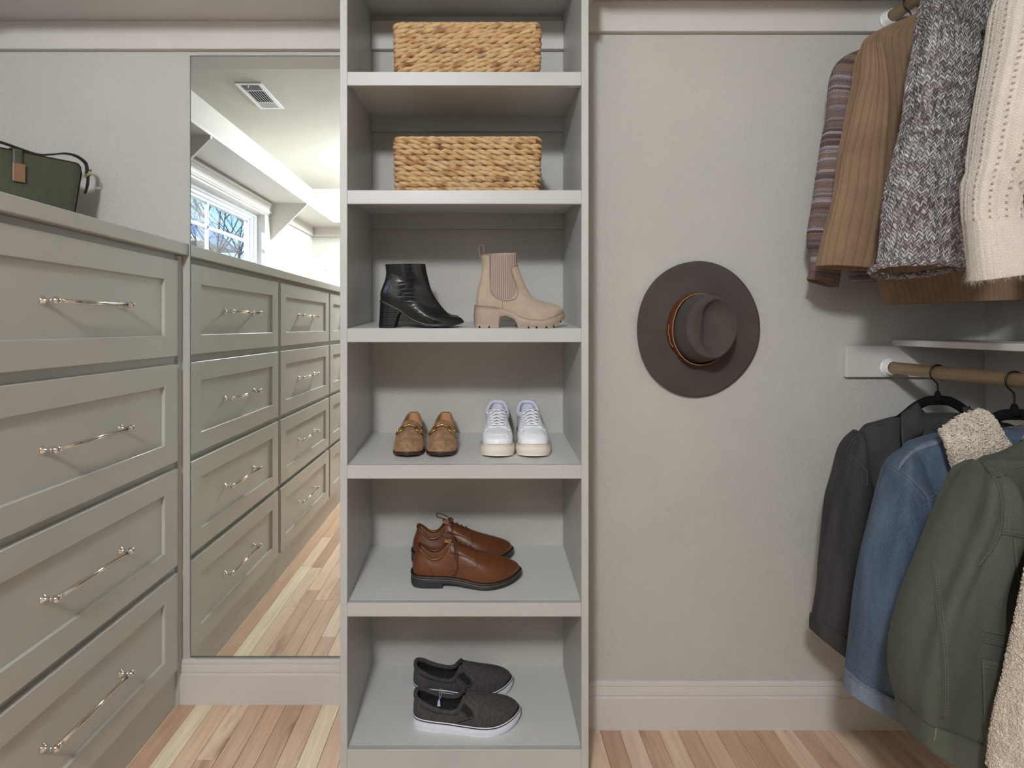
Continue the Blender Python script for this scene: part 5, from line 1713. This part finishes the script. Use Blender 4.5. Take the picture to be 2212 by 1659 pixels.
# ---------------- brown derby shoes
def derby(label, X, Y, front):
    t = root_shoe('derby_shoe', label, X, Y, shelf_z(5, Y), R(3.5), 'brown leather derby shoes')
    L = .302
    zt = spl([0, .06, .11, .2, .26, .302], [.034, .032, .029, .018, .020, .026])
    xs = [f * L for f in (0, .02, .08, .2, .36, .50, .62, .74, .86, .95, 1.0)]
    hw = [0, .024, .034, .036, .034, .041, .049, .0505, .042, .024, 0]
    P = [(x, y, zt(x)) for x, y in zip(xs, hw)]
    C = [(.050 * L, 0, .106), (.062 * L, .016, .104), (.10 * L, .0235, .096), (.175 * L, .0275, .079), (.255 * L, .0265, .083), (.315 * L, .0215, .106), (.335 * L, .016, .118), (.35 * L, .012, .119), (.36 * L, .008, .120), (.365 * L, .004, .1205), (.367 * L, 0, .1205)]
    loops = bez_loops(P, C, [.028, .028, .026, .022, .024, .034, .038, .038, .036, .034, .034], [.12, .12, .2, .25, .3, .35, .4, .42, .42, .42, .42], [-.028, -.028, -.024, -.018, -.02, -.028, -.034, -.038, -.042, -.043, -.043], .004, 7, .004)
    S = skin(loops, 120, 42)
    u = L_('upper', skin_vf(S), 'brown_leather', t)
    L_('lining', lining(S, .0035, 8), 'brown_lining', t)
    L_('collar', collar_tube(S, .0042, -1, (-35, 36), -.001), 'brown_leather', t)
    L_('insole', slab(P, -.001, lambda x: zt(x) + .009, lambda x: zt(x) - .002, 120), 'brown_lining', t)
    L_('welt', slab(P, .0050, lambda x: zt(x) + .002, lambda x: zt(x) - .0055, 180, .0006), 'navy_black_rubber', t)
    L_('midsole', slab(P, .0042, lambda x: zt(x) - .0055, lambda x: zt(x) - .0095, 180, .0004), 'brown_welt', t)
    L_('outsole', slab(P, .0046, lambda x: zt(x) - .0095, lambda x: max(0, zt(x) - .018), 180, .0004), 'navy_black_rubber', t)
    L_('heel', slab(P, .0046, lambda x: zt(x) - .0095, lambda x: 0.0, 180, .0004, x1=.083), 'navy_black_rubber', t)
    bv = bvh_local(u)
    # facings over the tongue
    for s in (-1, 1):
        V = []
        for i in range(26):
            f = i / 25
            x = .104 + (.172 - .104) * f
            y0 = .0035 + .002 * f
            y1 = .026 + .010 * f
            for j in range(10):
                V.append(dropc(bv, x + .004 * (j / 9) * f, s * (y0 + (y1 - y0) * j / 9), .0014))
        V, F = solidify(V, grid_faces(26, 10, flip=(s > 0)), .002)
        L_('facing', (V, F), 'brown_leather', t)
    V = []
    for i in range(12):
        f = i / 11
        for j in range(9):
            g = -1 + 2 * j / 8
            x = .090 + .03 * f
            V.append(Vector((x, g * .017, .126 - .010 * f - .004 * g * g + .0022 * math.sin(g * 7 + f * 3))))
    V, F = solidify(V, grid_faces(12, 9, flip=True), .0022)
    L_('tongue', (V, F), 'brown_lining', t)
    for i, x in enumerate((.118, .132, .146, .160)):
        pts = [drop(bv, x + (.004 if k_ else 0) * 0, y, .0030 + .0012 * math.cos(y * 90)) for k_, y in enumerate(np.linspace(-.0115, .0115, 11))]
        L_('lace', tube([p for p in pts if p is not None], .0015, 6), 'brown_lace', t)
        for s in (-1, 1):
            p = dropc(bv, x, s * .0125, .0022)
            L_('eyelet', tube([p + Vector((0, .0022 * math.cos(a), 0)) + Vector((.0022 * math.sin(a), 0, 0)) for a in np.linspace(0, 2 * PI, 11)[:-1]], .0007, 4, closed=True), 'brown_dark_leather', t)
    k0 = Vector((.112, -.004, .1285))
    b = B()
    b.tube([k0 + Vector((-.005, -.003, 0)), k0 + Vector((0, 0, .0015)), k0 + Vector((.005, .003, 0))], .0034, 8)
    if front:
        loopA = [(0, 0, 0), (.003, -.010, -.006), (.004, -.022, -.026), (.005, -.032, -.046), (.010, -.034, -.050), (.0135, -.030, -.040), (.010, -.019, -.018), (.004, -.006, -.003)]
        loopB = [(0, 0, 0), (-.010, .004, .010), (-.022, .006, .012), (-.030, .004, .006), (-.022, 0, 0), (-.008, -.002, .001)]
        tail = [(.004, -.006, -.004), (.008, -.024, -.030), (.012, -.036, -.058), (.006, -.044, -.078), (-.006, -.048, -.088)]
        tail2 = [(0, .004, 0), (.006, .012, -.004), (.012, .022, -.016), (.016, .028, -.026)]
    else:
        loopA = [(0, 0, 0), (-.012, -.006, .012), (-.028, -.010, .020), (-.040, -.010, .020), (-.036, -.012, .010), (-.018, -.008, .004)]
        loopB = [(0, 0, 0), (.004, -.012, -.008), (.005, -.022, -.028), (.006, -.028, -.042), (.010, -.026, -.040), (.008, -.014, -.014)]
        tail = [(.004, -.006, -.004), (.006, -.020, -.026), (.004, -.028, -.044)]
        tail2 = [(0, .004, 0), (.006, .012, -.004), (.010, .022, -.012)]
    for q in (loopA, loopB, tail, tail2):
        b.tube(catmull([k0 + Vector(p) for p in q], 26), .0015, 6)
    L_('bow', b.vf(), 'brown_lace', t)
    bend(t, [0, .19, .302], [.004, -.006, .014])
    bw = bvh_world(u)
    if front:
        Z = lambda a, b_: (740 + a / 4.096, 1030 + b_ / 4.096)
        b = B()
        b.add(*seam(bw, [Z(1186, 668), Z(1190, 730), Z(1187, 797), Z(1120, 797), Z(1050, 803), Z(970, 830), Z(915, 868), Z(886, 903)], .0009, .0002))
        on('quarter_seam', b.vf(), 'brown_dark_leather', t)
        b = B()
        for q in ([Z(1180, 680), Z(1183, 730), Z(1180, 790), Z(1120, 790), Z(1050, 796)], [Z(690, 700), Z(720, 742), Z(770, 800), Z(806, 850), Z(822, 893)], [Z(716, 690), Z(760, 740), Z(830, 762), Z(900, 748), Z(945, 690), Z(962, 620)]):
            s_ = stitches(bw, q, 2.0, 1.3, .0004, .0005); b.add(s_.v, s_.f)
        on('stitching', b.vf(), 'ochre_thread', t)
        b = B(); b.add(*seam(bw, [Z(684, 680), Z(715, 745), Z(765, 805), Z(800, 855), Z(818, 898)], .0008, .0001)); on('heel_seam', b.vf(), 'brown_dark_leather', t)
    else:
        Z = lambda a, b_: (740 + a / 4.096, 1030 + b_ / 4.096)
        b = B(); b.add(*seam(bw, [Z(1145, 505), Z(1150, 550), Z(1146, 600)], .0009, .0002)); on('quarter_seam', b.vf(), 'brown_dark_leather', t)
        b = B(); b.add(*seam(bw, [Z(665, 470), Z(690, 530), Z(730, 575)], .0008, .0001)); on('heel_seam', b.vf(), 'brown_dark_leather', t)
    return t
derby('brown leather derby shoe with dark laces, nearer shoe of the pair', -.1917, 1.700, True)
derby('brown leather derby shoe, standing behind the other of its pair near the wall', -.2066, 1.838, False)

# ---------------- charcoal slip-on shoes
def slipon(label, X, Y, front):
    t = root_shoe('slip_on_shoe', label, X, Y, shelf_z(6, Y), R(1.5), 'charcoal canvas slip-on shoes')
    L = .292
    zt = spl([0, .08, .15, .22, .292], [.029, .025, .022, .022, .030])
    xs = [f * L for f in (0, .02, .08, .2, .36, .50, .62, .74, .86, .95, 1.0)]
    hw = [0, .024, .034, .037, .0375, .042, .0475, .049, .043, .027, 0]
    P = [(x, y, zt(x)) for x, y in zip(xs, hw)]
    C = [(.015 * L, 0, .084), (.03 * L, .019, .083), (.09 * L, .0285, .076), (.2 * L, .032, .063), (.32 * L, .032, .057), (.405 * L, .0305, .060), (.45 * L, .0255, .075), (.475 * L, .018, .087), (.487 * L, .012, .092), (.492 * L, .006, .094), (.493 * L, 0, .0945)]
    loops = bez_loops(P, C, [.026, .026, .022, .017, .015, .022, .030, .034, .034, .032, .032], [.05, .05, .1, .2, .3, .35, .4, .42, .42, .42, .42], [-.024, -.024, -.022, -.014, -.012, -.014, -.020, -.022, -.020, -.018, -.018], .004, 7, .004)
    S = skin(loops, 120, 42)
    u = L_('upper', skin_vf(S), 'charcoal_canvas', t)
    L_('lining', lining(S, .003, 6), 'black_textile', t)
    L_('collar', collar_tube(S, .0062, -1, (-46, 47), -.004), 'charcoal_canvas', t)
    L_('vamp_edge', collar_tube(S, .0018, -1, (46, 75)), 'black_textile', t)
    L_('insole', slab(P, -.0005, lambda x: zt(x) + .009, lambda x: zt(x) - .002, 120), 'black_textile', t)
    zs = spl([0, .2, .26, .30], [0, 0, .003, .010])
    L_('outsole', slab(P, .0042, lambda x: zt(x) - .0012, zs, 180, .0008), 'white_rubber', t)
    L_('foxing_stripe', slab(P, .0040, lambda x: zt(x) + .0006, lambda x: zt(x) - .0014, 180, .0), 'black_textile', t)
    L_('foxing_edge', slab(P, .0034, lambda x: zt(x) + .0036, lambda x: zt(x) + .0006, 180, .0006), 'white_rubber', t)
    if front:
        b = B()
        b.tube(catmull([(.072, .030, .078), (.070, .020, .064), (.068, .010, .054)], 12), .0005, 5)
        b.tube(catmull([(.078, .030, .078), (.074, .020, .062), (.070, .010, .054)], 12), .0005, 5)
        L_('tag_loop', b.vf(), 'clear_tag', t)
        V = [(.064, .004, .042), (.073, .004, .042), (.0715, .010, .055), (.0665, .010, .055)]
        V, F = solidify(V, [(0, 1, 2, 3)], .0012)
        L_('plastic_tag', (V, F), 'clear_tag', t, False)
    bend(t, [0, .19, .292], [.010, -.007, .012])
    bw = bvh_world(u)
    Z = (lambda a, b_: (740 + a / 4.096, 1330 + b_ / 4.096)) if front else (lambda a, b_: (740 + (a - 12) / 4.096, 1330 + (b_ - 283) / 4.096))
    # elastic gore beside the tongue
    l = catmull([Z(1052, 800), Z(1042, 830), Z(1085, 870), Z(1118, 900)], 12); r = catmull([Z(1080, 785), Z(1105, 815), Z(1140, 850), Z(1152, 885)], 12)
    V = []
    for i in range(12):
        for k in range(7):
            p = l[i] + (r[i] - l[i]) * k / 6
            h = hit(bw, p[0], p[1], .0010); V.append(h if h is not None else (V[-1] if V else at(p[0], p[1], Y)))
    V, F = solidify(V, grid_faces(12, 7, flip=True), .0010)
    on('elastic_gore', (V, F), 'black_textile', t)
    b = B()
    b.add(*seam(bw, [Z(1066, 770), Z(1100, 800), Z(1142, 840), Z(1160, 880), Z(1140, 910), Z(1080, 930), Z(1010, 952)], .0011, .0003))
    b.add(*seam(bw, [Z(1030, 840), Z(1080, 885), Z(1112, 908)], .0007, .0003))
    on('vamp_seam', b.vf(), 'black_textile', t)
    b = B(); b.add(*seam(bw, [Z(690, 800), Z(770, 842), Z(870, 868), Z(960, 878), Z(1030, 872)], .0008, .0002)); on('collar_seam', b.vf(), 'black_textile', t)
    return t
slipon('charcoal canvas slip-on shoe with white sole and a small plastic tag, nearer of the pair', -.1868, 1.688, True)
slipon('charcoal canvas slip-on shoe with white sole, standing behind its twin', -.2015, 1.822, False)
# ================================================================== felt hat
n = NT('hat_felt', srgb(78, 69, 65), .95, sheen=.25)
n.vary(srgb(76, 68, 64), .12, 14); n.bump(n.noise(500, 3), .3, .0008); n.bump(n.noise(16, 3), .12, .004)
M['hat_felt'] = n.m
leather('hat_leather', srgb(112, 62, 36), .6, .2, .3, 240)
leather('hat_cord', srgb(176, 124, 72), .7)
hx, hz, hy = (1503 - 1040) * YBR / FPX, EYE - (711 - 705) * YBR / FPX, YBR
hat = thing('felt_hat', 'dark taupe felt hat with a wide brim and brown leather band, on the wall', 'hat', (hx, hy, hz - .2))
# local frame: u across, v up, w out of the wall (towards the viewer)
def HP(u, v, w): return Vector((hx + u, hy - w, hz + v))
BU, BV = .1835, .2025             # brim half axes
CU, CV = .085, .103               # crown half axes at the base
cu0, cv0 = -.002, .002           # crown centre on the brim
ROT = R(14)
def brim_wave(a, f):
    return .010 + .006 * math.sin(2 * a + .6) * f + .004 * math.sin(a - 1.0) * f
V = []
NR, NA = 14, 120
for j in range(NR):
    f = j / (NR - 1)
    for k in range(NA):
        a = 2 * PI * k / NA
        eu, ev = BU * math.cos(a), BV * math.sin(a)
        eu *= 1 + .012 * math.cos(3 * a + .5); ev *= 1 + .008 * math.sin(2 * a)
        iu, iv = cu0 + CU * math.cos(a), cv0 + CV * math.sin(a)
        u, v = iu + (eu - iu) * f, iv + (ev - iv) * f
        w = brim_wave(a, f) + .008 * (1 - f) ** 3 + .004 * f * f
        V.append(HP(u, v, w))
V, F = solidify(V, grid_faces(NR, NA, True), .0032)
obj('brim', (V, F), M['hat_felt'], hat)
# crown with a teardrop dent and pinched front
def crown(a, s, grow=0.0):
    """a around, s 0..1 from the base over the shoulder to the middle of the top"""
    H = .108
    cu, cv = math.cos(a), math.sin(a)
    if s < .62:
        q = s / .62
        r = 1.0 - .10 * q - .06 * q ** 3
        w = H * (1 - (1 - q) ** 1.25)
        w = H * q ** .92
    else:
        q = (s - .62) / .38
        r = .84 * (1 - q) ** .8 if q < 1 else 0
        w = H * (1 + .03 * math.sin(min(q * 2.2, 1) * PI))
    u, v = CU * r * cu, CV * r * cv
    # dent: teardrop hollow in the top, its sharp ridge on the left side
    if s >= .5:
        uu, vv = u / CU, v / CV
        dd = math.hypot((uu - .20) / .66, (vv + .02) / .78)
        k = max(0.0, 1 - dd ** 3.0)
        edge = 1 / (1 + math.exp(-(uu + .30 - .12 * vv) * 26))
        w -= .030 * k ** .7 * edge * (1.0 + .45 * vv) + .006 * max(0, uu) * (s - .5)
    # side pinch
    return u + grow * cu, v + grow * cv, w
V = []
NS, NA = 44, 120
for j in range(NS):
    s = j / (NS - 1) * .995
    for k in range(NA):
        a = 2 * PI * k / NA
        u, v, w = crown(a, s)
        sh = w / .108
        V.append(HP(cu0 + u + .006 * sh, cv0 + v + .004 * sh, .012 + w))
F = grid_faces(NS, NA, True) + [tuple((NS - 1) * NA + k for k in range(NA))]
obj('crown', (V, F), M['hat_felt'], hat)
# leather band, standing a little off the crown on the left
V = []
for j in range(5):
    h = .008 + .060 * j / 4
    for k in range(NA):
        a = 2 * PI * k / NA
        left = max(0, math.cos(a - PI)) ** 1.0
        low = max(0, math.cos(a + PI * .5))
        g = .0022 + .0050 * left * (1 - j / 4) + .0045 * left * (j / 4) + .0055 * low * (j / 4)
        V.append(HP(cu0 + (CU * (1 - .04 * j / 4) + g) * math.cos(a), cv0 + (CV * (1 - .04 * j / 4) + g) * math.sin(a), h * (.72 + .28 * max(0, math.cos(a - PI))) + .0012 * math.sin(a * 5)))
vb, fb = solidify(V, grid_faces(5, NA, True), .0016)
band = obj('hat_band', (vb, fb), M['hat_leather'], hat)
edge = [V[4 * NA + k] + Vector((0, -.0006, .0012 * math.sin(k * .9) * (1 if 40 < k < 75 else .2))) for k in range(NA)]
obj('band_edge', tube(edge, .0014, 6, closed=True), M['hat_cord'], band)
# the overlapping end of the band
V = []
for j in range(4):
    for k in range(10):
        a = PI + .02 + .32 * k / 9
        g = .0075 + .002 * j / 3
        V.append(HP(cu0 + (CU + g) * math.cos(a), cv0 + (CV + g) * math.sin(a), .012 + .036 * j / 3 - .004 * k / 9))
vv, ff = solidify(V, grid_faces(4, 10), .0018)
tip = obj('band_end', (vv, ff), M['hat_leather'], band)
P = [HP(cu0 + (CU + .0095) * math.cos(a), cv0 + (CV + .0095) * math.sin(a), .048 + .004 * math.sin(i * 1.1)) for i, a in enumerate(np.linspace(PI - .10, PI + .50, 14))]
obj('cord', tube(catmull(P, 40), .0012, 6), M['hat_cord'], band)
obj('wall_peg', lathe([(.006, -.002), (.006, -.02), (.009, -.022), (.009, -.026)], 16, (hx, hy + .002, hz + .05), 'Y'), M['polished_nickel'], hat)

# ================================================================== handbag
leather('olive_bag_leather', srgb(74, 76, 62), .48, .10, .16, 300)
leather('olive_bag_edge', srgb(40, 42, 34), .6)
n = NT('copper_gold', srgb(206, 168, 140), .24, 1.0); n.bump(n.noise(200, 2), .05, .001); M['copper_gold'] = n.m
bg = thing('handbag', 'olive green leather handbag with a rose gold clasp plate on the cabinet top', 'bag', (-1.304, 1.687, CT1), None, (0, 0, math.atan2(.84, .545)))
BH, BD = .216, .110                       # height and depth; local x runs along the bag, -y is its face
NF, NZ = 44, 18
def face(sgn):
    V = []
    for j in range(NZ):
        q = j / (NZ - 1)
        half = .136 + .034 * q
        dep = BD / 2 - .012 * q
        for k in range(NF):
            g = -1 + 2 * k / (NF - 1)
            top = BH - .020 * max(0, (abs(g) - .86) / .14) ** 2
            e = max(0, (abs(g) - .90) / .10) ** 2
            bul = .008 * math.sin(PI * q) * (1 - g * g)
            V.append(Vector((g * half, sgn * (dep - .020 * e + bul), .002 + (top - .002) * q)))
    return V
Vf, Vb = face(-1), face(1)
V, F = solidify(Vf, grid_faces(NZ, NF, flip=False), .0028); L_('front_panel', (V, F), 'olive_bag_leather', bg)
fp = bg.children[0]
V, F = solidify(Vb, grid_faces(NZ, NF, flip=True), .0028); L_('back_panel', (V, F), 'olive_bag_leather', bg)
for k, sg in ((0, 1), (NF - 1, -1)):
    V = []
    for j in range(NZ):
        q = j / (NZ - 1)
        a, c = Vf[j * NF + k], Vb[j * NF + k]
        for i in range(9):
            g = i / 8
            V.append(a + (c - a) * g + Vector((sg * .016 * math.sin(PI * g) * q, 0, -.014 * math.sin(PI * g) * q)))
    V, F = solidify(V, grid_faces(NZ, 9, flip=(sg > 0)), .0022)
    L_('side_gusset', (V, F), 'olive_bag_leather', bg)
L_('base', box(-.130, .130, -BD / 2 + .004, BD / 2 - .004, .0005, .005), 'olive_bag_leather', bg, False)
top_edge = Vf[(NZ - 1) * NF:]
L_('edge_binding', tube(top_edge, .0018, 6), 'olive_bag_edge', bg)
L_('edge_binding', tube([Vf[j * NF + NF - 1] + Vector((.001, -.001, 0)) for j in range(NZ)], .0017, 6), 'olive_bag_edge', bg)
b = B()
for i in range(int(.33 / .0045)):
    x = -.150 + i * .0045
    if x > .150: break
    k = int((x / .170 + 1) / 2 * (NF - 1))
    p = Vf[(NZ - 2) * NF + k]
    b.tube([(x, p.y - .0012, BH - .006), (x + .0028, p.y - .0012, BH - .006)], .0005, 4)
L_('stitching', b.vf(), 'hat_cord', bg)
# closing strap comes over the top edge down to the plate
P = [(.0, .030, BH + .004), (.0, -.010, BH + .005), (.0, -.040, BH + .004), (.0, -.047, BH - .004), (-.001, -.051, BH - .03), (-.002, -.056, BH - .062), (-.002, -.059, BH - .078)]
c_ = catmull(P, 30)
V = []
for p in c_:
    for g in (-.0115, -.004, .004, .0115): V.append((p[0] + g, p[1] - .002, p[2]))
V, F = solidify(V, grid_faces(30, 4), .0022)
L_('closing_strap', (V, F), 'olive_bag_leather', bg)
V, F = box(-.0155, .0135, -.0640, -.0595, BH - .087, BH - .037, .0008)
L_('clasp_plate', (V, F), 'copper_gold', bg, False)
# shoulder strap, lying low over the opening and looping at the right end
P = catmull([(-.165, .010, .165), (-.178, .010, .205), (-.150, .010, .238), (-.080, .010, .246), (-.017, .012, .244), (.030, .012, .236), (.071, .012, .2310), (.105, .012, .239), (.142, .012, .251), (.173, .012, .250), (.1966, .012, .236), (.2015, .012, .218), (.200, .012, .205)], 90)
V = []
for i, p in enumerate(P):
    d = P[min(i + 1, 89)] - P[max(i - 1, 0)]; d /= np.linalg.norm(d)
    nn = np.array([-d[2], 0, d[0]])
    for sx, sn in ((-1, -1), (1, -1), (1, 1), (-1, 1)): V.append(p + np.array([0, .0075 * sx, 0]) + nn * .0019 * sn)
F = grid_faces(90, 4, True) + [(3, 2, 1, 0), (356, 357, 358, 359)]
L_('shoulder_strap', (V, F), 'olive_bag_edge', bg, False)
b = B()
b.tube([(.204, -.002, .196), (.204, .026, .196), (.207, .026, .214), (.207, -.002, .214)], .0024, 8, closed=True)
b.tube([(.2055, -.002, .205), (.2085, .010, .206)], .0017, 8)
L_('buckle', b.vf(), 'gold_metal', bg)
V = []
for i in range(14):
    f = i / 13
    w_ = .0074 * (1 - .5 * max(0, f - .8) / .2)
    for s_ in (-1, 1): V.append((.203 - .009 * f + .003 * math.sin(f * 3), .012 + s_ * w_, .198 - .056 * f))
V, F = solidify(V, grid_faces(14, 2), .003)
L_('strap_end', (V, F), 'olive_bag_edge', bg)

# ================================================================== white vases seen in the mirror
n = NT('white_ceramic', srgb(240, 238, 232), .4, spec=.5); n.bump(n.noise(60), .06, .002); M['white_ceramic'] = n.m
def vase(label, x, y, prof):
    p = catmull(prof, 40)
    inner = [(max(.004, r - .006), z) for r, z in p[::-1][:10]]
    o = obj('vase', lathe([(max(r, .002), CT1 + z) for r, z in p] + [(r, CT1 + z) for r, z in inner], 48, (x, y, 0)), M['white_ceramic'])
    tag(o, label, 'vase', 'white vases on the cabinet top')
vase('taller round white ceramic vase with a short neck, nearer the left wall', -1.37, -1.20, [(.055, 0), (.085, .03), (.118, .09), (.128, .145), (.112, .20), (.070, .245), (.040, .268), (.034, .285), (.040, .302)])
vase('lower round white ceramic vase, in front of the taller one', -1.215, -.905, [(.045, 0), (.075, .018), (.103, .055), (.108, .088), (.092, .128), (.056, .156), (.034, .168), (.030, .176), (.033, .186)])
# ================================================================== rows of tiny stitches are uncountable thread
for o in bpy.data.objects:
    if o.type == 'MESH' and 'stitching' in o.name and o.parent is not None:
        o['kind'] = 'stuff'
